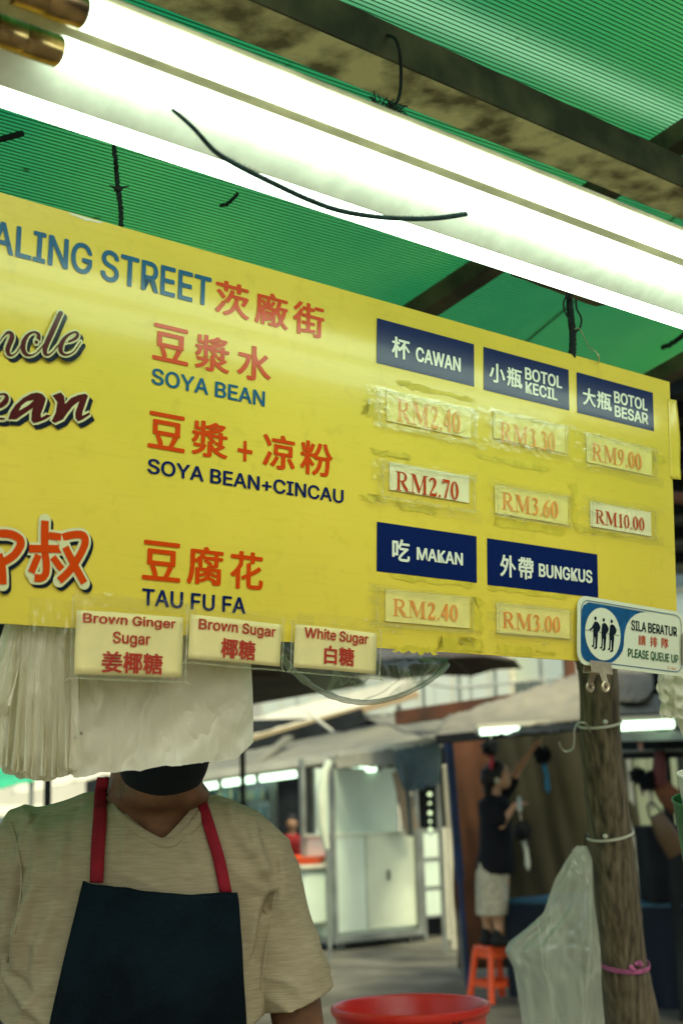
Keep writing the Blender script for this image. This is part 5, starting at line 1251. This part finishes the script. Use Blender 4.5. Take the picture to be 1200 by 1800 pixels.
# blue-covered table along both stalls
tb2 = empty('market_table', V((*P(1020, 1430, 10.9).xy, 0)), 'long market table covered with blue cloth behind the wooden post', 'table')
ta = P(888, 1597, 11.3); te = P(1330, 1597, 9.8); ta.z = te.z = .80
dr = (te-ta).normalized(); ob = V((-dr.y, dr.x, 0))
if ob.y < 0: ob = -ob
mb = MB(); mb.slab([ta, te, te+ob*.8, ta+ob*.8], ZU*.03); mb.build('table_top', mat('table_edge_blue', (.004, .07, .12), .5), tb2)
grid('cloth', lambda s, t: ta + (te-ta)*s + ZU*(-.003-(.74)*t) - ob*(.01+.02*sin(s*60)*t+.02*nz(s*30, t*2)*t), 90, 8, M_bluec, tb2)
for s in (.02, .98):
    for k in (.06, .74): q = ta + (te-ta)*s + ob*k; mb = MB(); mb.bar(V((q.x, q.y, -.01)), V((q.x, q.y, .798)), .04, .04); mb.build('leg', M_frame, tb2)
mb = MB(); mb.box(V((*P(1250, 1500, 10.6).xy, 1.12)), 1.1, .5, .58); tag(mb.build('storage_box', M_dark, bevel=.03), 'dark box standing on the blue table behind the cup holder', 'box')

# orange stool
sz = PZ(873, 1758, 0); st0 = empty('plastic_stool', sz, 'orange plastic stool the reaching woman stands on', 'stool')
hs = .445; ang = radians(28); ex = V((cos(ang), sin(ang), 0)); ey = V((-sin(ang), cos(ang), 0))
mb = MB(); mb.box(sz + ZU*(hs-.02), .26, .26, .04, ex, ey); mb.build('seat', M_orangep, st0, bevel=.012)
for i in (-1, 1):
    for j in (-1, 1):
        t = sz + ex*(i*.115) + ey*(j*.115) + ZU*(hs-.035); b = sz + ex*(i*.165) + ey*(j*.165)
        mb = MB(); mb.loft([(b, ex*.026, ey*.026), (t, ex*.022, ey*.022)], 12, 4); mb.build('leg', M_orangep, st0, smooth=.9)
for i, j, k, l in ((-1, -1, 1, -1), (1, -1, 1, 1), (1, 1, -1, 1), (-1, 1, -1, -1)):
    a = sz + ex*(i*.148) + ey*(j*.148) + ZU*.14; b = sz + ex*(k*.148) + ey*(l*.148) + ZU*.14
    mb = MB(); mb.bar(a, b, .014, .045); mb.build('rail', M_orangep, st0)
    a = sz + ex*(i*.118) + ey*(j*.118) + ZU*(hs-.065); b = sz + ex*(k*.118) + ey*(l*.118) + ZU*(hs-.065); mb = MB(); mb.bar(a, b, .012, .06); mb.build('apron', M_orangep, st0)
# woman
wd_ = sz.dot(FW) - CC.dot(FW); wd_ = (sz-CC).dot(FW)
def w(x, y, dd=0): return P(x, y, wd_+dd)
wm_ = empty('person', sz + ZU*(hs+.0), 'woman in black top and cream skirt reaching up to hang feathers', 'person')
ft = sz.z + hs
M_wskin = M_skin2
mb = MB(); mb.ball(w(878, 1364), .085, .082, .112, 12); mb.ball(w(886, 1374), .055, .06, .06, 8); mb.cap_(w(891, 1366), w(895, 1371), .012, .016); mb.ball(w(872, 1371, -.085), .018, .01, .03, 6)
mb.ball(w(893, 1378), .016, .022, .010, 6); mb.ball(w(890, 1361, -.03), .012, .01, .008, 5)
mb.cap_(w(872, 1375), w(867, 1402), .050, .056); mb.loft([(w(868, 1405), V((.07, 0, 0)), V((0, .12, 0))), (w(868, 1412), V((.11, 0, 0)), V((0, .19, 0))), (w(869, 1450), V((.11, 0, 0)), V((0, .165, 0))), (w(869, 1490), V((.10, 0, 0)), V((0, .14, 0))), (w(868, 1535), V((.12, 0, 0)), V((0, .17, 0))), (w(868, 1560), V((.10, 0, 0)), V((0, .15, 0)))])
mb.cap_(w(878, 1408, .12), w(899, 1372, .16), .046, .042); mb.cap_(w(899, 1372, .16), w(911, 1350, .14), .042, .036); mb.cap_(w(911, 1350, .14), w(934, 1319, .10), .035, .022)
hb_ = w(936, 1316, .10)
def hand(c, d, side, mb):
    d = d.normalized(); e = w(938, 1314, .10)
    mb.cap_(c, c+d*.05, .024, .028); ax = side.normalized()
    for k in range(4):
        a = c + d*.05 + ax*(k-1.5)*.015; L = (.034, .040, .037, .028)[k]; m = a + d*L; mb.cap_(a, m, .009, .008, 6); mb.cap_(m, m + (d*.6 - ZU*.4).normalized()*L*.6, .008, .007, 6)
    mb.cap_(c + ax*.018, c + ax*.045 + d*.03, .010, .008, 6)
hand(hb_, (w(938, 1312, .10)-w(925, 1332, .11)), FW.cross(ZU), mb)
mb.cap_(w(862, 1412, -.14), w(880, 1450, -.17), .046, .038); mb.cap_(w(880, 1450, -.17), w(903, 1416, -.16), .035, .022); hand(w(903, 1416, -.16), V((1, 0, .25)), V((0, 1, .3)), mb)
for s, x in ((.07, 856), (-.07, 875)):
    a = w(x+4, 1545, s); k_ = w(x, 1610, s); an = V((k_.x+.0, k_.y+.02, ft+.09)); mb.cap_(a, k_, .075, .056); mb.cap_(k_, V((k_.x, k_.y+.02, ft+.27)), .052, .050); mb.cap_(V((k_.x, k_.y+.02, ft+.27)), an, .050, .036); mb.cap_(an + V((-.02, 0, -.05)), an + V((.10, 0, -.055)), .034, .028)
mb.fused('body', M_wskin, wm_, .0085, 4)
M_top = mat('black_top', (.008, .010, .014), .85, .2, var=.2, scale=6, bump=.3, bscale=10)
mb = MB()
mb.loft([(w(868, 1399), V((.075, 0, 0)), V((0, .12, 0))), (w(867, 1410), V((.135, 0, 0)), V((0, .20, 0))), (w(870, 1450), V((.135, 0, 0)), V((0, .19, 0))), (w(871, 1490), V((.145, 0, 0)), V((0, .19, 0))), (w(871, 1522), V((.165, 0, 0)), V((0, .21, 0))), (w(870, 1536), V((.15, 0, 0)), V((0, .20, 0)))], 28, 2.2)
mb.cap_(w(876, 1408, .12), w(900, 1374, .16), .068, .062); mb.cap_(w(862, 1410, -.13), w(878, 1440, -.17), .068, .062)
mb.fused('top', M_top, wm_, .012, 5, lambda c: .008*noise.noise(c*11), None)
mb = MB(); mb.loft([(w(867, 1500), V((.13, 0, 0)), V((0, .17, 0))), (w(865, 1540), V((.14, 0, 0)), V((0, .19, 0))), (w(864, 1608), V((.132, 0, 0)), V((0, .19, 0)))], 28, 2.3)
mb.fused('skirt', mat('cream_skirt', (.50, .48, .36), .9, .1, var=.18, scale=30), wm_, .012, 3, lambda c: .006*noise.noise(V((c.x*18, c.y*18, c.z*3))))
mb = MB(); mb.ball(w(870, 1358), .095, .096, .105, 10); mb.ball(w(858, 1368), .075, .085, .10, 10); mb.ball(w(858, 1388), .05, .06, .07, 8)
fcx = w(887, 1368); mb.fused('hair', M_hair, wm_, .012, 3, lambda c: .01*noise.noise(c*30), lambda c: not (c.x > w(881, 1368).x and c.z < w(881, 1358).z))
mb = MB(); mb.ball(w(873, 1372, -.095), .022, .012, .03, 6); mb.build('earphone', M_pale, wm_, smooth=1.5)
for s, x in ((.07, 856), (-.07, 875)):
    k_ = w(x, 1610, s); an = V((k_.x, k_.y+.02, ft+.05)); mb = MB(); mb.cap_(an + V((-.03, 0, -.005)), an + V((.12, 0, -.012)), .045, .036); mb.cap_(an + V((-.01, 0, 0)), an + V((-.01, 0, .07)), .043, .045)
    mb.fused('shoe', M_black, wm_, .01, 3, None, lambda c: c.z > ft+.0015)
mb = MB(); c = w(912, 1412, -.18); mb.tube([c - ZU*.06, c + ZU*.02, c + ZU*.045, c + ZU*.06], [.022, .022, .012, .012], 10); tag(mb.build('spray_bottle', mat('pale_bottle', (.45, .52, .48), .3), None, smooth=.8), 'small pale bottle held in the woman lower hand', 'bottle')

# feather bunches
def bunch(x, y, r, label, hcol=None, hx=0, hy=0, d=10.6, hung_from=None, seed=0):
    c = P(x, y, d); R = r*d/F; root = empty('feather_duster', c, label, 'feather duster'); rn = random.Random(seed); mb = MB()
    mb.ball(c, R*.72, R*.72, R*.75, 6)
    for k in range(420):
        t = V((rn.gauss(0, 1), rn.gauss(0, 1), rn.gauss(0, 1))).normalized(); L = R*rn.uniform(.75, 1.2); s = t.orthogonal().normalized()*R*.10
        p = c + t*R*.45; q = c + t*L + ZU*(-.25*R*rn.random()); m = (p+q)/2
        mb.add([p, m + s, q, m - s], [(0, 1, 2, 3)])
    mb.build('feathers', M_feather, root)
    if hcol:
        a = c - ZU*R*.5; b = P(x+hx, y+hy, d); mb = MB(); mb.tube([a, (a+b)/2 + RT*.01, b], [R*.25, R*.22, R*.26], 8); mb.tube([b, b+(b-a).normalized()*.03], [R*.18, R*.12], 8); mb.build('handle', mat('handle', hcol, .35), root, smooth=1.0)
    if hung_from:
        mb = MB(); mb.tube([P(*hung_from), c], .004, 4); mb.build('string', M_pale, root)
bunch(861, 1312, 17, 'black feather duster with red handle hanging above the woman head', (.25, .01, .03), 1, 34, 10.6, (862, 1290, 10.7), 1)
bunch(953, 1325, 17, 'black feather duster with bright blue handle at the woman raised hand', (.0, .16, .30), 9, 62, 10.7, (950, 1284, 10.6), 2)
bunch(917, 1459, 18, 'black feather duster held low by the woman, pale handle below', (.45, .50, .42), 10, 64, 10.6, (912, 1420, 10.7), 3)
bunch(1120, 1362, 16, 'black feather duster left of two on the pale sheet, right stall', (.3, .2, .22), 8, 30, 9.6, (1119, 1320, 9.7), 4)
bunch(1138, 1372, 19, 'black feather duster right of two on the pale sheet, right stall', (.5, .5, .36), 6, 44, 9.5, (1136, 1320, 9.7), 5)
def bagx(x, y, wx, hy, d, m, label, rot=0):
    c = P(x, y, d); root = empty('handbag', c - ZU*hy/2, label, 'handbag', None); mb = MB(); ax = (RT*cos(rot)+UP*sin(rot)); az = (UP*cos(rot)-RT*sin(rot))
    mb.loft([(c - az*hy/2, ax*wx*.5, FW*.05), (c, ax*wx*.52, FW*.07), (c + az*hy*.4, ax*wx*.4, FW*.04), (c + az*hy*.5, ax*wx*.36, FW*.02)], 20, 3.2); mb.build('pouch', m, root, smooth=.8)
    mb = MB(); mb.tube([c + az*hy*.45 + (ax*cos(t*pi/10)*wx*.3 + az*sin(t*pi/10)*wx*.8) for t in range(11)], .008, 6); mb.build('strap', M_black, root, smooth=1.0)
bagx(1174, 1398, .15, .22, 9.5, M_rust, 'rust brown handbag hanging beside the feather dusters', .7)
bagx(1170, 1466, .14, .30, 9.4, mat('tan_leather', (.08, .045, .018), .6), 'tan handbag hanging below the rust brown one', .5)
for k, (x, y, d) in enumerate(((1158, 1350, 9.5),)):
    bagx(x, y, .09, .24, d, mat('dark_red_leather', (.10, .02, .02), .6), 'narrow dark red bag hanging from the right stall rail', 0)
mb = MB(); mb.tube([P(1060, 1322, 9.75), P(1330, 1314, 9.2)], .012, 8); tag(mb.build('hanging_rail', M_frame, None, smooth=1.0), 'thin dark rail the right stall hangs its goods from', 'rail')

# dark canopies of the near neighbours, seen from below
M_ply = mat('dark_slats', (.030, .030, .026), .8, .2, col2=(.07, .065, .05), scale=1.2)
nc = empty('neighbour_canopy', V((*P(250, 1430, 9).xy, 0)), 'dark slatted canopy of the next stall behind the bags', 'canopy')
def under(name, pts, m, parent, th=.03): mb = MB(); mb.slab([P(*p) for p in pts], ZU*th); return mb.build(name, m, parent)
c4 = [(-260, 1080, 6.0), (560, 1100, 6.2), (668, 1192, 9.2), (430, 1238, 11.0), (-260, 1290, 11.0)]
q4 = [PZ(x, y, 2.62 - .0) for x, y, d in [(-260, 1055, 0), (520, 1075, 0), (640, 1205, 0), (430, 1241, 0), (-260, 1262, 0)]]
mb = MB(); mb.slab(q4, ZU*.03); mb.build('roof_sheet', M_ply, nc)
for k in range(9):
    y = 1110+15*k; a = PZ(-260, y+8, 2.585); b = PZ(430+ (1205-y)*0 + 60 if y < 1200 else 430, y, 2.585); mb = MB(); mb.bar(a, b, .06, .05); mb.build('slat', mat('slat_wood', (.09, .075, .05), .8) if k == 0 else bpy.data.materials['slat_wood'], nc)
for x, y in ((-250, 1255), (86, 1240), (425, 1238)):
    q = PZ(x, y, 2.62); mb = MB(); mb.bar(V((q.x, q.y, -.02)), V((q.x, q.y, 2.61)), .05, .05); mb.build('pole', M_dark, nc)
q = PZ(-255, 1060, 2.62); mb = MB(); mb.bar(V((q.x, q.y, -.02)), V((q.x, q.y, 2.61)), .05, .05); mb.build('pole', M_dark, nc)
# dark thing left of the bags
mb = MB(); mb.slab([P(-120, 1085, 2.6), P(16, 1090, 2.6), P(6, 1205, 2.6), P(-120, 1220, 2.6)], FW*.3)
tag(mb.build('storage_crate', M_dark), 'dark box hanging behind the board at the left edge', 'box')
hung('crate_strap', [P(-50, 1090, 2.75), P(-55, 800, 2.9), on_roof(-60, 560, 0)], .006, M_black, 'black strap carrying the dark box at the left edge', 'strap')
# canopy seen past the right end of the board
rc = empty('far_canopy', V((*P(1330, 1430, 8).xy, 0)), 'dark rusty canopy seen past the right end of the board', 'canopy')
qq = [PZ(x, y, 3.4) for x, y in ((1120, 655), (1520, 560), (1700, 1010), (1120, 1010))]
mb = MB(); mb.slab(qq, ZU*.03); mb.build('roof_sheet', mat('grey_sheet', (.10, .12, .11), .6, col2=(.20, .22, .19), scale=2), rc)
for k in range(8):
    a = PZ(1120, 690+42*k, 3.34); b = PZ(1560, 640+46*k, 3.34); mb = MB(); mb.bar(a, b, .10, .08); mb.build('rafter', M_dark, rc)
a = P(1150, 905, 6.5); b = P(1330, 915, 6.0); mb = MB(); mb.tube([P(1150, 872, 6.5), P(1330, 885, 6.0)], .03, 10); mb.build('rail', M_rust, rc, smooth=1.0)
for x, y in ((1140, 1000), (1500, 700), (1600, 1000)):
    q = PZ(x, y, 3.4); mb = MB(); mb.bar(V((q.x, q.y, -.02)), V((q.x, q.y, 3.39)), .07, .07); mb.build('pole', M_dark, rc)
# umbrella with dark underside
um0 = P(742, 1176, 20.0); ub = empty('market_umbrella', V((um0.x, um0.y, 0)), 'dark brown market umbrella above the street, half behind the board', 'umbrella')
c = V((um0.x, um0.y, um0.z+.62)); n = 8; rim = [V((c.x+1.55*cos(k*pi/4+.2), c.y+1.55*sin(k*pi/4+.2), c.z-.62)) for k in range(n)]
vs = [c]; fs = []
for k in range(n):
    a, b = rim[k], rim[(k+1) % n]; m = (a+b)/2*.97 + V((c.x, c.y, a.z))*.03; i = len(vs); vs += [a, m + ZU*.04, b]; fs += [(0, i, i+1), (0, i+1, i+2)]
o = from_data('cover', vs, fs, M_umb, ub); mo = o.modifiers.new('thickness', 'SOLIDIFY'); mo.thickness = .006
for k in range(n): mb = MB(); mb.tube([c-ZU*.02, rim[k]-ZU*.01], .008, 5); mb.build('rib', M_frame, ub)
mb = MB(); mb.tube([V((c.x, c.y, -.02)), c], .02, 8); mb.build('pole', M_frame, ub, smooth=1.0)
# roofs between
gr = empty('green_edge_roof', V((*P(520, 1430, 24).xy, 0)), 'pale stall roof with green edge behind the drinks shop awning', 'roof')
sagged('canvas', [(300, 1300, 27), (720, 1190, 26), (735, 1214, 23), (300, 1334, 23)], M_pale, gr, .02, 31, 30, 8, .02, .05)
mb = MB(); mb.bar(P(300, 1340, 22.9), P(735, 1220, 22.9), .10, .12); mb.build('edge_beam', mat('timber_tan', (.30, .22, .12), .7), gr)
mb = MB(); mb.bar(P(300, 1352, 22.8), P(620, 1262, 22.8), .08, .16); mb.build('green_board', M_greenb, gr)
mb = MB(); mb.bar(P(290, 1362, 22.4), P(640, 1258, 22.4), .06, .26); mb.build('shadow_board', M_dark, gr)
mb = MB(); mb.bar(P(540, 1252, 22.3), P(590, 1290, 21), .04, .03); mb.build('slanted_bar', M_pale, gr)
for x in (310, 700): q = P(x, 1330 if x < 500 else 1240, 23.1); mb = MB(); mb.bar(V((q.x, q.y, -.02)), q, .08, .08); mb.build('pole', M_frame, gr)
rb_ = st
mb = MB(); mb.bar(P(698, 1262, 14.5), P(912, 1232, 13.6), .1, .15); mb.build('timber', M_rust, st)
mb = MB(); q = P(893, 1236, 13.75); mb.bar(V((q.x, q.y, -.02)), q - ZU*.08, .06, .06); mb.build('upright', M_rust, st)
sagged('roof_cloth', [(640, 1262, 16.5), (790, 1250, 15.5), (905, 1250, 13.8), (760, 1300, 13.8)], M_awn, rb_, .02, 41, 24, 8, .01, .05)
# buildings
def building(label, x0, x1, d0, d1, ztop, m, cols, rows, z0, dz, wcol, ww=.9, wh=1.2, frame=M_pale):
    a, b = P(x0, 1430, d0), P(x1, 1430, d1); a.z = b.z = 0; dv = (b-a); L = dv.length; dv.normalize(); o = V((-dv.y, dv.x, 0))
    if o.y < 0: o = -o
    root = empty('building', (a+b)/2, label, 'building', None); mb = MB(); mb.slab([a, b, b+o*8, a+o*8], ZU*ztop); mb.build('wall', m, root)
    mb = MB(); mb.box((a+b)/2 + o*4 + ZU*(ztop+.12), L+.5, 8.5, .24, dv, o); mb.build('parapet', frame, root)
    for r in range(rows):
        for c in range(cols):
            p = a + dv*(L*(c+.5)/cols) + ZU*(z0+dz*r) - o*.03
            mb = MB(); mb.box(p, ww, .10, wh, dv, o); w_ = mb.build('window', frame, root)
            for s in (-1, 1): mb = MB(); mb.box(p - o*.06 + dv*s*ww*.235, ww*.42, .03, wh*.88, dv, o); mb.build('pane', wcol, w_)
    return root
building('cream shophouse facade beyond the grey awnings', 470, 905, 34, 32, 7.6, M_facade, 7, 2, 4.4, 2.4, mat('pane_pale', (.45, .50, .44), .2, .6), 1.1, 1.0)
building('pale green building behind the right stalls', 905, 1500, 33, 26, 10, M_facade2, 6, 3, 4.0, 2.8, M_glass, 1.0, 1.3)
building('cream building far left behind the keeper', -420, 470, 46, 36, 9, M_facade, 9, 2, 4.6, 2.6, mat('pane_mid', (.30, .36, .33), .2, .6))
# unseen shops added on the viewer's right so the glossy board mirrors something dark
root = empty('added_shop_row', V((7.2, 1, 0)), 'unseen dark shop row added at the right to darken the board reflections', 'building')
mb = MB(); mb.box(V((11, 0, 2.6)), 7, 15, 5.2); mb.build('wall', mat('added_dark_row_wall', (.10, .10, .075), .85, col2=(.06, .06, .05), scale=.6), root)
mb = MB(); mb.box(V((6.9, 0, 2.9)), 1.3, 15, .06, V((.97, 0, .24)), V((0, 1, 0)), V((-.24, 0, .97))); mb.build('added_porch_roof', M_dark, root)
for k in range(5):
    mb = MB(); mb.box(V((7.47, -6+3*k, 1.2)), .06, 2.4, 2.4); mb.build('added_shutter', M_frame if k % 2 else M_bluep, root)
    mb = MB(); mb.box(V((7.46, -6+3*k, 4.0)), .08, 1.3, 1.1); wn = mb.build('window', M_frame, root)
    mb = MB(); mb.box(V((7.41, -6+3*k, 4.0)), .02, 1.1, .95); mb.build('pane', M_glass, wn)
mb = MB(); mb.bar(V((*P(1012, 1430, 20).xy, -.02)), V((*P(1003, 1160, 20).xy, 6.2)), .17, .17); tag(mb.build('brown_post', M_rust), 'brown timber post behind the wooden log post top', 'post')
for k, (x, d) in enumerate(((880, 30), (963, 29), (815, 29.5))):
    mb = MB(); q = P(x, 1430, d); mb.tube([V((q.x, q.y, -.02)), V((q.x+.05, q.y, 7.0))], .045, 8); tag(mb.build('utility_pole', M_frame, None, smooth=1.0), ['thin grey pole before the cream facade, middle of three', 'thin grey pole before the cream facade, rightmost of three', 'thin grey pole before the cream facade, leftmost of three'][k], 'pole')
mb = MB(); pts = sweep([P(700, 1190, 29.4), P(800, 1208, 29.4), P(900, 1200, 29.4), P(1000, 1192, 29.4)], 6); mb.tube(pts, .03, 5); tag(mb.build('overhead_cable', M_frame), 'grey overhead cable strung between the thin poles', 'cable')
# bright strip left of the keeper: stalls further down the street
lf = empty('green_awning', V((*P(60, 1430, 17).xy, 0)), 'stall with sloping green awning left behind the keeper shoulder', 'awning')
sagged('canvas', [(-120, 1345, 20), (110, 1330, 19), (60, 1372, 16.5), (-120, 1412, 16.5)], M_greenb, lf, .02, 51, 20, 8, .01, .04)
for x, y in ((-110, 1410), (56, 1374)): q = P(x, y, 16.6); mb = MB(); mb.bar(V((q.x, q.y, -.02)), q, .05, .05); mb.build('pole', M_frame, lf)
sagged('canvas', [(20, 1372, 22), (240, 1330, 22), (240, 1352, 20), (20, 1398, 20)], M_pale, lf, .02, 53, 20, 8, .01, .04)
lw = empty('white_van', V((*P(60, 1430, 24).xy, 0)), 'pale parked van blurred behind the keeper left shoulder', 'van')
c = P(70, 1430, 25); mb = MB(); mb.loft([(V((c.x-2.2, c.y, 1.15)), V((0, .9, 0)), V((0, 0, .75))), (V((c.x+1.2, c.y, 1.15)), V((0, .9, 0)), V((0, 0, .75))), (V((c.x+2.0, c.y, .85)), V((0, .85, 0)), V((0, 0, .48))), (V((c.x+2.5, c.y, .75)), V((0, .8, 0)), V((0, 0, .36)))], 24, 5); mb.build('body', M_pale, lw, smooth=.8)
for s in (-1.5, 1.6): mb = MB(); mb.lathe(V((c.x+s, c.y-.95, .34)), [(.001, 0), (.34, 0), (.34, .22), (.001, .22)], 20, V((0, 1, 0))); mb.build('wheel', M_black, lw, smooth=.8)
for s in (-.9, .6): mb = MB(); mb.box(V((c.x+s, c.y-.905, 1.48)), 1.1, .02, .42); mb.build('window', M_glass, lw)
mb = MB(); mb.ball(P(36, 1414, 21), .14, .12, .10, 8); o = mb.build('orange_cloth', M_orangep, None, smooth=1.2); 
bpy.data.objects.remove(o)
pp = P(89, 1400, 7.5); mb = MB(); mb.bar(V((pp.x, pp.y, -.02)), V((pp.x-.02, pp.y, 2.58)), .030, .030); tag(mb.build('thin_pole', M_dark), 'thin dark pole behind the keeper shoulder under the white bags', 'pole')

# ------------------------------------------------------------------ origins at the base of each single-mesh thing
for o in list(COL.objects):
    if o.type == 'MESH' and o.parent is None and not o.children and o.data.users == 1 and o.get('kind') != 'structure' and o.location.length < 1e-6:
        bb = [V(c) for c in o.bound_box]; c = sum(bb, V())/8; c.z = min(b.z for b in bb)
        o.data.transform(Matrix.Translation(-c)); o.location = c
